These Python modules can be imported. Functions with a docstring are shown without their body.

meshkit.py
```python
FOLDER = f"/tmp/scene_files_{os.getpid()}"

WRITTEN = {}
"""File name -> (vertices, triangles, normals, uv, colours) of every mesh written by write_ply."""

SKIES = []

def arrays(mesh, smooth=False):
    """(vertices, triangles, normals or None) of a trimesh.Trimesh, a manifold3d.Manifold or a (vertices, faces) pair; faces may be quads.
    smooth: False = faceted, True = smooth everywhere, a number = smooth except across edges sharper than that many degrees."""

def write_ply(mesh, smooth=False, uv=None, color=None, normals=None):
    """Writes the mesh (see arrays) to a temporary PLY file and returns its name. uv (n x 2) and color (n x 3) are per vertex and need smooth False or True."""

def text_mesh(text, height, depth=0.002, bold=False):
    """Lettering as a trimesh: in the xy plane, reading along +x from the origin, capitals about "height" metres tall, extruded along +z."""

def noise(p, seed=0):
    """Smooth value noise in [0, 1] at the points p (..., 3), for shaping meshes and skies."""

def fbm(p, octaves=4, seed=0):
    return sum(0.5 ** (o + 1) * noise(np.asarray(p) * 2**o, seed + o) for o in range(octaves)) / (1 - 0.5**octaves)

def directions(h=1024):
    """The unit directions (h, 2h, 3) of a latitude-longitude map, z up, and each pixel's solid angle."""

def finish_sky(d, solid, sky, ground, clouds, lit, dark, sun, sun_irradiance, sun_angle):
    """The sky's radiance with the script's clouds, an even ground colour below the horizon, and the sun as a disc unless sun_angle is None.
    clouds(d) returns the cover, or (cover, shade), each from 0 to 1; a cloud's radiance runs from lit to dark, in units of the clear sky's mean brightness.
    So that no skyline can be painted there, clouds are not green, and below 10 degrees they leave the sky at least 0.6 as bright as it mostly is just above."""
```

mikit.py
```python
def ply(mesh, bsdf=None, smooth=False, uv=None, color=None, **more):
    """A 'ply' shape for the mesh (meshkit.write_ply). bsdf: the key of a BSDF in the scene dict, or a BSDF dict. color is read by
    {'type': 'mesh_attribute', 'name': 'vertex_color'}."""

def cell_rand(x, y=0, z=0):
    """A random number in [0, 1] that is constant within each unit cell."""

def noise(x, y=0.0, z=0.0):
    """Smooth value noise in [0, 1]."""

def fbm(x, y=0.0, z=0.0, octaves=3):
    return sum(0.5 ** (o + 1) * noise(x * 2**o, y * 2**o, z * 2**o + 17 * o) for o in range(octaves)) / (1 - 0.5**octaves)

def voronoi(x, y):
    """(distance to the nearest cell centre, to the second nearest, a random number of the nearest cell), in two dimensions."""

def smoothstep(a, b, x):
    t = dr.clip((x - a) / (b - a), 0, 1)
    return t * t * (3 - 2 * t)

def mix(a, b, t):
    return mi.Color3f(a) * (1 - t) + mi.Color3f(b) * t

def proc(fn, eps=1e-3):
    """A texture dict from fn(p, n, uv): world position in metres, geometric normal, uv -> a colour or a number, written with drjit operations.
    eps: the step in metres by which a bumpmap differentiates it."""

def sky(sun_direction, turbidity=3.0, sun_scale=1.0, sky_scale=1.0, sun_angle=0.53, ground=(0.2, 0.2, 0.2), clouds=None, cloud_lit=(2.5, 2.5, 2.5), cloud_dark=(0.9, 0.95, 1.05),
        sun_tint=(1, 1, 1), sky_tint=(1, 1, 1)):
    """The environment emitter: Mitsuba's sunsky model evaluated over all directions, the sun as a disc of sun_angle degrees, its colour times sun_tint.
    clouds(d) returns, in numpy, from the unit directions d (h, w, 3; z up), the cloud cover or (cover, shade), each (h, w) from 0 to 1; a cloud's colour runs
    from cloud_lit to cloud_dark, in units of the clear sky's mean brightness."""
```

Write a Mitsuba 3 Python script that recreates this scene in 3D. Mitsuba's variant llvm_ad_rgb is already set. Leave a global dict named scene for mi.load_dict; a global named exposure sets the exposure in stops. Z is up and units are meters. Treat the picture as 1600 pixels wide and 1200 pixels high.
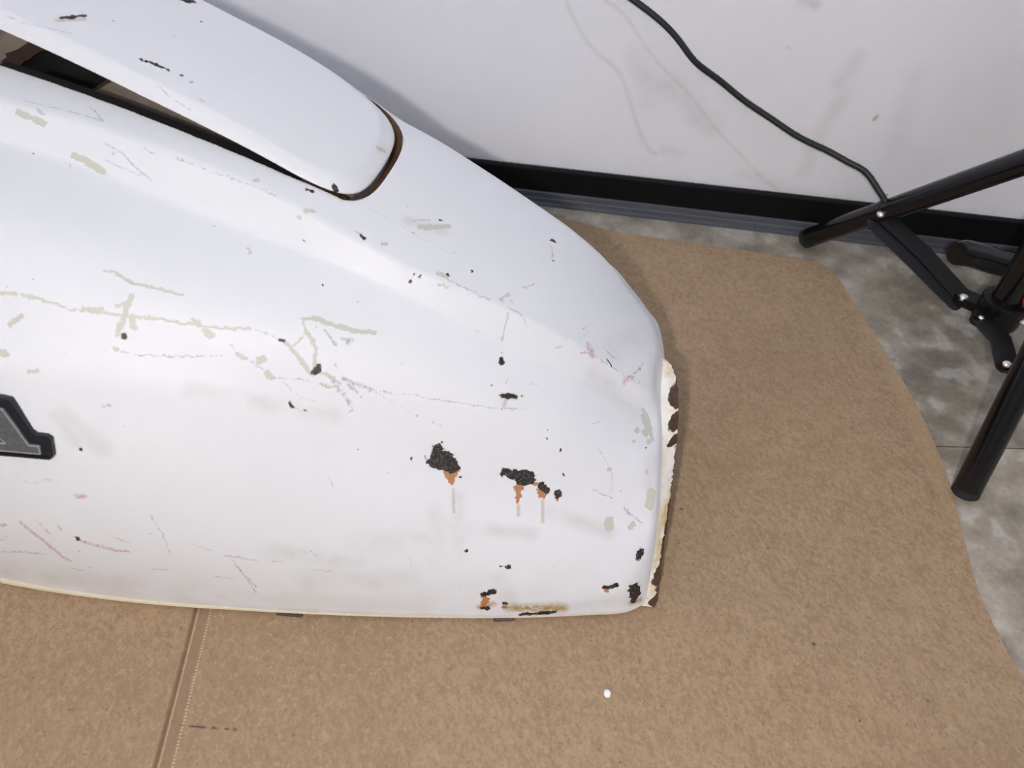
import math
import numpy as np
import trimesh
import shapely
import shapely.affinity
from shapely.geometry import Polygon, LineString, Point
from scipy.interpolate import PchipInterpolator
from scipy.ndimage import gaussian_filter1d
import drjit as dr
import mitsuba as mi
import mikit
import meshkit
from mikit import noise, fbm, voronoi, cell_rand, smoothstep, mix

T = mi.ScalarTransform4f
scene, labels = {}, {}

# ------------------------------------------------------------------ camera
PITCH = math.radians(47.0)
CAM_H = 0.80
FWD = np.array([0, math.cos(PITCH), -math.sin(PITCH)])
UP = np.array([0, math.sin(PITCH), math.cos(PITCH)])
EYE = np.array([0.0, 0.0, CAM_H])
scene['camera'] = {
    'type': 'thinlens', 'fov': math.degrees(2 * math.atan(800 / 1200.0)), 'fov_axis': 'x',
    'aperture_radius': 0.0032, 'focus_distance': 0.92, 'near_clip': 0.05, 'far_clip': 20.0,
    'to_world': T().look_at(origin=EYE.tolist(), target=(EYE + FWD).tolist(), up=UP.tolist())}

# ------------------------------------------------------------------ lights
exposure = 0.14


def panel(name, cx, cy, z, w, d, rgb):
    scene[name] = {'type': 'rectangle',
                   'to_world': T().translate([cx, cy, z]).rotate([1, 0, 0], 180).scale([w / 2, d / 2, 1]),
                   'bsdf': {'type': 'diffuse', 'reflectance': {'type': 'rgb', 'value': [.8, .8, .8]}},
                   'emitter': {'type': 'area', 'radiance': {'type': 'rgb', 'value': list(rgb)}}}


panel('ceiling_light', 0.0, 0.86, 2.36, 1.7, 0.35, (.82, 1.28, 2.08))
panel('ceiling_light_001', -0.6, -0.6, 2.36, 1.2, 0.35, (.55, .8, 1.2))
labels['ceiling_light'] = {'label': 'white ceiling light panel above the hood', 'category': 'ceiling light'}
labels['ceiling_light_001'] = {'label': 'white ceiling light panel behind the viewer', 'category': 'ceiling light'}
# added glowing panel behind the viewer, brightens the white wall
scene['fill_panel_1'] = {'type': 'rectangle', 'to_world': T().translate([.75, -2.30, 1.55]).rotate([0, 0, 1], -11.76).rotate([1, 0, 0], -90).scale([1.3, .6, 1]),
                     'bsdf': {'type': 'diffuse'}, 'emitter': {'type': 'area', 'radiance': {'type': 'rgb', 'value': [1.5, 1.58, 1.78]}}}
labels['fill_panel_1'] = {'label': 'added glowing panel behind the viewer that brightens the wall', 'kind': 'structure'}
# the lamp held behind the lens: it throws the narrow hard shadows behind the hood
scene['hand_lamp'] = {'type': 'sphere', 'center': [-0.21, -0.42, 1.10], 'radius': 0.025,
                      'emitter': {'type': 'area', 'radiance': {'type': 'rgb', 'value': [1640, 1520, 1480]}},
                      'bsdf': {'type': 'diffuse'}}
labels['hand_lamp'] = {'label': 'small round lamp held beside the viewer', 'category': 'lamp'}


# ------------------------------------------------------------------ helpers
def C3(r, g, b):
    return mi.Color3f(r, g, b)


def principled(color, rough=0.5, spec=0.5, **k):
    b = {'type': 'principled', 'roughness': rough, 'specular': spec, **k}
    b['base_color'] = color if isinstance(color, dict) else {'type': 'rgb', 'value': list(color)}
    return {'type': 'twosided', 'bsdf': b}


def tag(key, label=None, category=None, kind=None, group=None):
    d = {}
    if label: d['label'] = label
    if category: d['category'] = category
    if kind: d['kind'] = kind
    if group: d['group'] = group
    labels[key] = d


def add(key, mesh, bsdf, smooth=False):
    scene[key] = mikit.ply(mesh, bsdf, smooth=smooth)


def tube(path, radius, sides=12, caps=True):
    p = np.asarray(path, float)
    r = np.broadcast_to(np.asarray(radius, float), (len(p),))
    t = np.gradient(p, axis=0)
    t /= np.linalg.norm(t, axis=1, keepdims=True)
    a = np.cross(t[0], [0, 0, 1.0] if abs(t[0][2]) < .9 else [1.0, 0, 0])
    fr = []
    for ti in t:
        a = a - ti * (a @ ti)
        a /= np.linalg.norm(a)
        fr.append((a, np.cross(ti, a)))
    ang = np.arange(sides) * 2 * np.pi / sides
    v = np.concatenate([p[i] + r[i] * (np.cos(ang)[:, None] * fr[i][0] + np.sin(ang)[:, None] * fr[i][1]) for i in range(len(p))])
    f = []
    for i in range(len(p) - 1):
        for k in range(sides):
            q = (i * sides + k, i * sides + (k + 1) % sides, (i + 1) * sides + (k + 1) % sides, (i + 1) * sides + k)
            f += [(q[0], q[1], q[2]), (q[0], q[2], q[3])]
    if caps:
        n = len(v)
        v = np.vstack([v, p[:1], p[-1:]])
        for k in range(sides):
            f.append((n, (k + 1) % sides, k))
            b = (len(p) - 1) * sides
            f.append((n + 1, b + k, b + (k + 1) % sides))
    return trimesh.Trimesh(v, np.array(f), process=False)


def spline(pts, n):
    p = np.asarray(pts, float)
    d = np.r_[0, np.cumsum(np.linalg.norm(np.diff(p, axis=0), axis=1))]
    from scipy.interpolate import CubicSpline
    return CubicSpline(d, p)(np.linspace(0, d[-1], n))


def box(lo, hi, bevel=0.0):
    lo, hi = np.array(lo, float), np.array(hi, float)
    if bevel <= 0:
        m = trimesh.creation.box(extents=hi - lo)
        m.apply_translation((lo + hi) / 2)
        return m
    pts = []
    for sx in (0, 1):
        for sy in (0, 1):
            for sz in (0, 1):
                c = np.where([sx, sy, sz], hi, lo)
                sg = np.where([sx, sy, sz], -1, 1) * bevel
                for ax in range(3):
                    o = sg.copy()
                    o[ax] = 0
                    pts.append(c + o)
    return trimesh.convex.convex_hull(np.array(pts))


def grid_faces(ni, nj):
    i, j = np.meshgrid(np.arange(ni - 1), np.arange(nj - 1), indexing='ij')
    a = (i * nj + j).ravel()
    q = np.stack([a, a + 1, a + nj + 1, a + nj], 1)
    return np.vstack([q[:, [0, 1, 2]], q[:, [0, 2, 3]]])


def clip_faces(xy, f, poly, cell, inside=True, band=None):
    """Snap the vertices near the outline onto it and keep the faces inside (or outside) it."""
    xy = xy.copy()
    ring = poly.exterior
    pts = shapely.points(xy)
    d = shapely.distance(pts, ring)
    near = d < cell * 0.62
    if band is not None:
        near &= band
    for k in np.nonzero(near)[0]:
        q = ring.interpolate(ring.project(pts[k]))
        xy[k] = (q.x, q.y)
    cen = xy[f].mean(1)
    ok = shapely.contains_xy(poly, cen[:, 0], cen[:, 1])
    if band is not None:
        ok &= band[f].all(1)
    return xy, (f[ok] if inside else f[~ok])


def compact(v, f):
    used, inv = np.unique(f, return_inverse=True)
    return v[used], inv.reshape(f.shape), used


# ------------------------------------------------------------------ hood frame and curves
O = np.array([.18, .62])
PHI = math.radians(17)
AX = np.array([-math.cos(PHI), math.sin(PHI)])       # from the nose to the rear
TR = np.array([math.sin(PHI), math.cos(PHI)])        # from the near side to the far side


def W(q):
    q = np.asarray(q, float)
    xy = O + q[..., :1] * AX + q[..., 1:2] * TR
    return np.concatenate([xy, q[..., 2:]], -1)


def curve(rows):
    r = np.array(rows, float)
    r = r[np.argsort(r[:, 0])]
    f = PchipInterpolator(r[:, 0], r[:, 1:])
    return lambda s: f(np.clip(s, r[0, 0], r[-1, 0]))


K0 = curve([(-.03, -.220, .013), (-.002, -.237, .013), (.051, -.258, .013), (.171, -.296, .013), (.362, -.346, .013), (.549, -.385, .013), (.674, -.401, .013), (.801, -.41, .013), (1, -.415, .013)])
K1 = curve([(-.02, -.150, .104), (.093, -.197, .125), (.251, -.231, .19), (.32, -.247, .225), (.363, -.258, .25), (.465, -.291, .29), (.56, -.323, .316), (.7, -.345, .345), (.8, -.36, .362), (1, -.375, .385)])
K2 = curve([(-.006, -.075, .148), (.033, -.078, .174), (.089, -.095, .214), (.166, -.110, .258), (.219, -.117, .283), (.308, -.125, .322), (.409, -.131, .352), (.502, -.136, .380), (.573, -.138, .399), (.622, -.142, .411), (.7, -.152, .424), (1, -.18, .455)])
K3 = curve([(-.003, -.055, .157), (.016, -.058, .178), (.034, -.063, .195), (.054, -.066, .209), (.116, -.08, .258), (.184, -.09, .292), (.257, -.100, .324), (.319, -.104, .352), (.397, -.103, .383), (.488, -.107, .411), (.572, -.112, .431), (.661, -.122, .448), (.756, -.131, .463), (1, -.15, .49)])
ARCH = [(-.029, -.2205, .013), (-.0275, -.2, .045), (-.0245, -.176, .08), (-.020, -.150, .108), (-.0125, -.11, .1365), (-.006, -.078, .149), (-.001, -.055, .156), (.004, -.028, .162), (.007, 0, .165)]


def section(s):
    """Nine points (s, w, z) of the near half of the hood at the distance s behind the nose."""
    a, b, c, d = (np.r_[s, k(s)] for k in (K0, K1, K2, K3))
    p = [a]
    for u, bul in ((.33, .016), (.70, .017)):
        w = a[1] + (b[1] - a[1]) * u ** 1.25 - bul * (b[2] / .3)
        p.append(np.array([s, w, a[2] + (b[2] - a[2]) * u]))
    p.append(b)
    m = (b + c) / 2
    m[2] += .19 * abs(b[1] - c[1])
    m[1] -= .003
    p += [m, c, d]
    e = d.copy(); e[1] *= .5; e[2] += .006
    g = d.copy(); g[1] = 0; g[2] += .008
    return p + [e, g]


S_ST = [.022, .05, .093, .14, .19, .25, .32, .4, .48, .56, .65, .75, .85, 1.0]
_a = np.array(ARCH)
_t = np.gradient(_a[:, 1:], axis=0)
_t /= np.linalg.norm(_t, axis=1, keepdims=True)
_n = np.stack([_t[:, 1], -_t[:, 0]], -1)                     # inwards
_lip = _a.copy()
_lip[:, 1:] += _n * .009 * np.r_[.5, .8, np.ones(len(_a) - 2)][:, None]
_lip[:, 0] -= .0035
_lip[0, 2] = .0125
_f = []
for _j in range(9):
    _s = _a[_j, 0] + (.014 if _j < 6 else .009)
    _q = np.array(section(_s)[_j])
    _p1, _p2 = np.array(section(.022)[_j]), np.array(section(.093)[_j])
    _e = _p1 + (_p1 - _p2) * (_p1[0] - _s) / (_p2[0] - _p1[0])
    _k = [.8, .8, .8, .75, .5, .15, 0, 0, 0][_j]
    _f.append(_q * (1 - _k) + _e * _k)
STATIONS = [_lip, _a, np.array(_f)] + [np.array(section(s)) for s in S_ST]
CTRL = np.array(STATIONS)                                   # (stations, 9, 3)
_near = CTRL.copy()
_near[2] = [section(_a[j, 0] + (.014 if j < 6 else .009))[j] for j in range(9)]
FAR = _near[:, -2::-1] * [1, -1, 1]                           # the far half, 17 across in all
fade = np.clip(1 - CTRL[:, 0, 0] / .09, 0, 1)[:, None]
fade[:2] = 1
FAR[:, :, 0] += 2 * (.007 - FAR[1, :, 0])[None, :] * fade    # the nose edge is not quite square to the ridge
FAR[:, :, 1] *= 1 - .22 * fade * np.array([0, 0, 0, .1, .3, .6, .9, 1])[None, :]
_ramp = np.clip((CTRL[:, :1, 0] - .02) / .14, 0, 1) * np.array([1, 1, 0, 0, 0, 0]) + np.array([0, 0, 1, 1, 1, 1.])
FAR[:, 2:, 2] -= .024 * _ramp * np.array([.35, 1.1, 1.5, 1.2, .6, 0])[None, :]
CTRL = np.concatenate([CTRL, FAR], 1)
NI, NT = 400, 460
tt = np.r_[0, np.cumsum(np.linalg.norm(np.diff(CTRL[:, 4], axis=0), axis=1))]
dense_t = np.r_[np.linspace(0, .06, 40)[:-1], np.linspace(.06, tt[-1], NI - 39)]
LONG = PchipInterpolator(tt, CTRL, axis=0)(dense_t)         # (NI, 17, 3)
j0 = np.arange(17)
fine = np.linspace(0, 16, 16 * 60 + 1)
dense = PchipInterpolator(j0, LONG, axis=1)(fine)
# crease softness: blend of a sharp and a soft smoothing across the section
lin = np.stack([np.stack([np.interp(fine, j0, LONG[i, :, k]) for k in range(3)], -1) for i in range(NI)])
soft = gaussian_filter1d(0.5 * dense + 0.5 * lin, 17, axis=1, mode='nearest')
lin2 = lin.copy()
sharp = gaussian_filter1d(lin2, 5, axis=1, mode='nearest')
kx = np.minimum(fine, 16 - fine)
wt = np.clip(1.6 - np.abs(kx - 5.6) / .8, 0, 1)
wt = (wt * wt * (3 - 2 * wt) * (fine < 8))[None, :, None]
HS = soft * (1 - wt) + sharp * wt
w1 = np.clip(1.25 - np.abs(fine - 3.0) / .55, 0, 1)
ss = HS[:, 180, 0]
w1 = (w1 * w1 * (3 - 2 * w1))[None, :, None] * np.clip(np.minimum((ss - .22) / .10, (.70 - ss) / .12), 0, 1)[:, None, None]
HS = HS * (1 - w1) + gaussian_filter1d(lin, 8, axis=1, mode='nearest') * w1
HS[:, :6] = dense[:, :6]
HS[:, -6:] = dense[:, -6:]
HS = gaussian_filter1d(HS, 3, axis=0, mode='nearest')
HS[0] = PchipInterpolator(j0, CTRL[0])(fine)
# resample across by arc length of a middle section
arc = np.r_[0, np.cumsum(np.linalg.norm(np.diff(HS[200], axis=0), axis=1))]
jj = np.interp(np.linspace(0, arc[-1], NT), arc, np.arange(len(arc)))
HOOD = np.stack([np.stack([np.interp(jj, np.arange(HS.shape[1]), HS[i, :, k]) for k in range(3)], -1) for i in range(NI)])
jpar = np.interp(jj, np.arange(len(fine)), fine)


def deck_z(s):
    return K3(s)[..., 1] + .006


# ------------------------------------------------------------------ scoop outline in (s, w)
SC_REAR = .97
SC_PTS = [(SC_REAR, -.078), (.7, -.075), (.49, -.0755), (.43, -.0735), (.385, -.0715), (.360, -.069), (.344, -.0635), (.3335, -.052), (.3315, -.030), (.3315, -.005), (.333, .022), (.337, .050),
          (.343, .066), (.354, .079), (.374, .090), (.41, .098), (.46, .102), (.56, .104), (.7, .106), (SC_REAR, .11)]


def smooth_ring(pts, n=400, sig=4):
    p = np.array(pts, float)
    d = np.r_[0, np.cumsum(np.linalg.norm(np.diff(p, axis=0), axis=1))]
    u = np.linspace(0, d[-1], n)
    q = np.stack([np.interp(u, d, p[:, k]) for k in range(2)], -1)
    q2 = gaussian_filter1d(q, sig, axis=0, mode='nearest')
    q2[0], q2[-1] = q[0], q[-1]
    return q2


SC_RING = smooth_ring(SC_PTS)
SCOOP_POLY = Polygon(SC_RING)
HOLE_POLY = shapely.affinity.translate(SCOOP_POLY, -.0042, -.001).buffer(.0052).intersection(shapely.box(0, -1, .945, 1))
# on the long near side the opening follows the scoop's own edge
HOLE_POLY = HOLE_POLY.intersection(Polygon([(.3, .2), (.3, -.0665), (.36, -.0695), (.40, -.0735), (.43, -.0745), (.49, -.0765), (.7, -.0765), (1, -.079), (1, .2)]))


def scoop_lift(s):
    return np.interp(s, [.33, .385, .428, .482, .537, .584, .639, .679, .97], [-.004, .0006, .0070, .0135, .0196, .0262, .0338, .0388, .07])
# ==CUT==
# ------------------------------------------------------------------ wear marks on the paint, anchored to points of the hood (world metres)
# rows: group, ax, ay, az, bx, by, bz, radius (all in 0.1 mm)
MARKS = [
#MARKS_BEGIN
('P', -4504, 5199, 3606, -4400, 5202, 3596, 13.2),
('P', -4400, 5202, 3596, -4191, 5186, 3543, 13.1),
('P', -4191, 5186, 3543, -3936, 5156, 3449, 13.0),
('P', -3936, 5156, 3449, -3730, 5166, 3402, 12.9),
('P', -3730, 5166, 3402, -3495, 5180, 3351, 12.9),
('P', -3495, 5180, 3351, -3259, 5200, 3302, 13.0),
('P', -3259, 5200, 3302, -3100, 5206, 3258, 13.0),
('P', -3100, 5206, 3258, -2940, 5212, 3213, 13.0),
('P', -2940, 5212, 3213, -2697, 5233, 3153, 13.1),
('P', -2697, 5233, 3153, -2451, 5268, 3104, 13.1),
('P', -3833, 5167, 3432, -3677, 5193, 3416, 20.6),
('P', -3301, 5202, 3316, -3227, 5201, 3293, 17.7),
('P', -2939, 5241, 3242, -2886, 5229, 3212, 17.8),
('P', -2451, 5268, 3104, -2285, 5265, 3042, 6.0),
('P', -2285, 5265, 3042, -2174, 5247, 2984, 6.0),
('P', -2157, 5242, 2973, -2091, 5205, 2908, 20.6),
('P', -2091, 5205, 2908, -2009, 5152, 2814, 20.7),
('P', -2009, 5152, 2814, -1945, 5096, 2715, 20.9),
('P', -1945, 5096, 2715, -1900, 5088, 2688, 21.0),
('P', -1958, 5346, 3007, -1901, 5299, 2943, 19.5),
('P', -1901, 5299, 2943, -1868, 5241, 2872, 19.5),
('P', -1868, 5241, 2872, -1891, 5133, 2747, 19.6),
('P', -1994, 5425, 3083, -1892, 5456, 3071, 20.9),
('P', -1892, 5456, 3071, -1748, 5440, 3012, 21.0),
('P', -1748, 5440, 3012, -1543, 5431, 2936, 21.1),
('P', -1543, 5431, 2936, -1331, 5455, 2880, 21.2),
('P', -2005, 5418, 3081, -1958, 5346, 3007, 8.5),
('P', -1958, 5346, 3007, -2051, 5231, 2924, 8.5),
('P', -1862, 5397, 3018, -2004, 5289, 2969, 7.3),
('P', -2004, 5289, 2969, -2074, 5216, 2914, 7.3),
('P', -3674, 5462, 3631, -3612, 5474, 3621, 14.5),
('P', -3612, 5474, 3621, -3531, 5444, 3580, 14.5),
('P', -3531, 5444, 3580, -3423, 5414, 3530, 14.4),
('P', -3423, 5414, 3530, -3264, 5410, 3481, 14.4),
('P', -3264, 5410, 3481, -3131, 5406, 3438, 14.4),
('P', -3131, 5406, 3438, -3019, 5399, 3399, 14.4),
('P', -3433, 5317, 3461, -3468, 5246, 3409, 21.2),
('P', -3468, 5246, 3409, -3513, 5151, 3324, 21.2),
('P', -3513, 5151, 3324, -3562, 5062, 3233, 21.2),
('P', -3443, 5180, 3336, -3421, 5115, 3255, 23.6),
('P', -3562, 5231, 3421, -3468, 5263, 3424, 17.7),
('P', -4427, 5008, 3393, -4339, 5073, 3448, 23.9),
('P', -4522, 4827, 3221, -4471, 4831, 3218, 24.1),
('P', -4297, 4744, 3072, -4233, 4756, 3075, 20.5),
('P', -4706, 6897, 4403, -4586, 6864, 4369, 30.3),
('P', -4586, 6864, 4369, -4485, 6833, 4333, 30.1),
('P', -4215, 6638, 4094, -4095, 6606, 4058, 30.5),
('P', -4095, 6606, 4058, -4005, 6566, 4013, 30.5),
('P', -4005, 6566, 4013, -3944, 6539, 3987, 30.6),
('P', -4530, 6926, 4415, -4487, 6881, 4386, 14.1),
('P', -2823, 5187, 3147, -2781, 5167, 3110, 29.7),
('P', -2569, 5095, 2948, -2505, 5080, 2904, 18.1),
('P', -2383, 5089, 2870, -2338, 5103, 2872, 30.3),
('P', -2312, 5029, 2758, -2292, 5015, 2729, 30.6),
('P', -1858, 5108, 2702, -1726, 5098, 2642, 16.1),
('P', -1726, 5098, 2642, -1669, 5069, 2582, 16.2),
('P', -1847, 5039, 2597, -1778, 5027, 2555, 14.4),
('P', -1778, 5027, 2555, -1701, 5047, 2560, 14.4),
('P', -1698, 5169, 2728, -1687, 5159, 2711, 12.4),
('P', -3589, 4971, 3136, -3579, 4968, 3131, 23.6),
('P', -946, 6508, 3364, -666, 6647, 3274, 31.5),
('P', -995, 6581, 3399, -847, 6652, 3350, 11.0),
('P', -718, 5919, 3096, -643, 5912, 3070, 15.3),
('P', -739, 6019, 3162, -651, 6005, 3124, 21.5),
('P', -39, 5834, 2817, -65, 5738, 2703, 8.5),
('P', -65, 5738, 2703, -98, 5646, 2594, 8.5),
('P', -45, 5871, 2844, 78, 5844, 2782, 8.9),
('P', 78, 5844, 2782, 143, 5777, 2693, 8.7),
('P', -130, 5929, 2897, -26, 6018, 2880, 14.7),
('P', 119, 6164, 2859, 235, 6252, 2829, 11.0),
('P', -1544, 6202, 3530, -1489, 6192, 3507, 8.5),
('P', -1273, 6177, 3418, -1237, 6176, 3404, 21.6),
('P', -1995, 6292, 3704, -1937, 6307, 3694, 23.6),
('P', -2068, 6244, 3664, -2056, 6244, 3664, 18.9),
('P', -2489, 6511, 3914, -2467, 6518, 3909, 21.8),
('P', -2505, 5946, 3470, -2505, 5946, 3470, 20.2),
('P', -2527, 5976, 3485, -2527, 5976, 3485, 17.0),
('P', -39, 5363, 2344, -65, 5306, 2310, 6.7),
('P', 1440, 5545, 1642, 1487, 5432, 1558, 17.1),
('P', 1487, 5432, 1558, 1531, 5249, 1473, 17.7),
('P', 1461, 5493, 1595, 1490, 5376, 1538, 48.4),
('P', 1446, 5299, 1533, 1446, 5299, 1533, 40.0),
('P', 1485, 5221, 1486, 1485, 5221, 1486, 31.5),
('P', 1350, 5301, 1584, 1350, 5301, 1584, 31.6),
('P', 1502, 4783, 1153, 1488, 4682, 1060, 46.3),
('P', 1039, 4525, 1002, 1039, 4486, 964, 49.6),
('P', 1271, 4498, 919, 1307, 4521, 933, 28.4),
('P', 1023, 4886, 1438, 1023, 4886, 1438, 25.7),
('P', 1443, 4946, 1335, 1458, 4925, 1307, 17.7),
('P', 1305, 5169, 1551, 1305, 5169, 1551, 22.7),
('P', 0, 5960, 2852, 0, 5960, 2852, 14.8),
('P', 438, 6893, 2835, 440, 6724, 2816, 9.1),
('G', -1787, 5388, 2985, -1740, 5341, 2929, 14.7),
('G', -1740, 5341, 2929, -1694, 5287, 2861, 14.7),
('G', -1624, 5343, 2892, -1536, 5360, 2876, 22.2),
('G', -1594, 5331, 2870, -1559, 5328, 2856, 18.5),
('G', -1760, 5100, 2657, -1701, 5047, 2560, 21.2),
('G', -1701, 5047, 2560, -1628, 5004, 2469, 21.4),
('G', -1628, 5004, 2469, -1579, 4962, 2386, 21.6),
('G', -1585, 4961, 2387, -1552, 4938, 2338, 8.9),
('G', -1552, 4938, 2338, -1590, 4916, 2316, 8.9),
('G', -1626, 5097, 2607, -1492, 5078, 2536, 21.3),
('G', -1492, 5078, 2536, -1386, 5067, 2484, 21.4),
('G', -1593, 5076, 2566, -1519, 5039, 2487, 17.6),
('G', -1374, 5065, 2477, -1192, 5074, 2434, 7.0),
('G', -1192, 5074, 2434, -1009, 5083, 2392, 7.0),
('G', -1009, 5083, 2392, -824, 5086, 2341, 7.0),
('G', -824, 5086, 2341, -637, 5089, 2290, 7.1),
('G', -637, 5089, 2290, -448, 5093, 2238, 7.1),
('G', -448, 5093, 2238, -258, 5099, 2183, 7.2),
('G', -258, 5099, 2183, -65, 5123, 2145, 7.2),
('G', -65, 5123, 2145, 130, 5152, 2102, 7.3),
('G', -1373, 5072, 2488, -1106, 5000, 2296, 4.5),
('G', -1106, 5000, 2296, -907, 4971, 2194, 4.5),
('G', -907, 4971, 2194, -705, 4941, 2091, 4.6),
('G', -3548, 4961, 3113, -3434, 4959, 3075, 8.3),
('G', -3434, 4959, 3075, -3169, 4988, 3021, 8.3),
('G', -3169, 4988, 3021, -2900, 5033, 2984, 8.3),
('G', -2900, 5033, 2984, -2692, 5065, 2953, 8.4),
('G', -2646, 5150, 3044, -2514, 5097, 2930, 5.4),
('G', -2514, 5097, 2930, -2408, 5060, 2839, 5.4),
('G', -2408, 5060, 2839, -2192, 5006, 2676, 5.5),
('G', -2192, 5006, 2676, -2030, 4943, 2519, 5.6),
('G', -2030, 4943, 2519, -1916, 4932, 2458, 5.6),
('G', -2304, 5006, 2721, -2019, 5043, 2664, 4.9),
('G', -2019, 5043, 2664, -1788, 5046, 2588, 5.0),
('G', -3760, 4062, 809, -3587, 4052, 799, 9.5),
('G', -5238, 4214, 911, -4869, 4161, 936, 9.9),
('G', -2883, 4068, 992, -2817, 4032, 809, 11.0),
('G', -2817, 4032, 809, -2746, 3982, 448, 11.8),
('G', -2785, 4020, 737, -2712, 3991, 543, 10.9),
('G', -4705, 4137, 703, -4564, 4120, 665, 11.1),
('G', -5288, 4228, 1090, -5155, 4215, 1196, 8.3),
('G', -5142, 4232, 1373, -5093, 4228, 1392, 23.7),
('G', -2097, 4131, 1101, -2012, 4096, 996, 6.0),
('G', -4440, 4310, 2040, -4414, 4306, 2025, 7.4),
('G', -3597, 4571, 2524, -3597, 4571, 2524, 12.7),
('G', -3749, 4652, 2728, -3685, 4656, 2715, 12.5),
('G', -3751, 4646, 2717, -3704, 4659, 2728, 10.0),
('G', -4114, 7085, 4378, -3949, 6909, 4319, 7.9),
('G', 705, 5836, 2431, 831, 5984, 2402, 6.5),
('G', 1326, 5786, 1949, 1454, 5969, 1932, 10.4),
('G', 994, 5887, 2239, 1103, 5845, 2137, 6.6),
('G', 1200, 4643, 1081, 1271, 4578, 995, 8.6),
('G', 464, 5687, 2436, 707, 5906, 2456, 8.6),
('G', 707, 5906, 2456, 782, 6015, 2447, 9.7),
('G', 827, 5182, 1802, 935, 5261, 1792, 7.3),
('G', 909, 5018, 1631, 1016, 4907, 1467, 5.7),
('G', 1016, 4907, 1467, 1067, 4840, 1365, 5.7),
('G', 1067, 4840, 1365, 1056, 4730, 1229, 5.7),
('G', -1443, 6540, 3573, -1160, 6454, 3442, 4.5),
('G', -1160, 6454, 3442, -907, 6379, 3320, 4.5),
('G', -907, 6379, 3320, -651, 6300, 3199, 4.5),
('G', -3093, 7106, 4478, -2970, 7055, 4426, 6.9),
('G', -3522, 6670, 4170, -3432, 6629, 4126, 6.5),
('G', 197, 5365, 2247, 263, 5370, 2222, 5.5),
('G', -361, 5664, 2701, -323, 5652, 2678, 7.8),
('G', -1065, 4132, 934, -1037, 4082, 826, 7.3),
('G', -2164, 4120, 1082, -2105, 4105, 1032, 6.0),
('B', -3893, 6699, 4187, -3743, 6646, 4130, 10.5),
('B', -3743, 6646, 4130, -3657, 6581, 4052, 10.5),
('B', -3657, 6581, 4052, -3610, 6550, 4016, 10.5),
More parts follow.
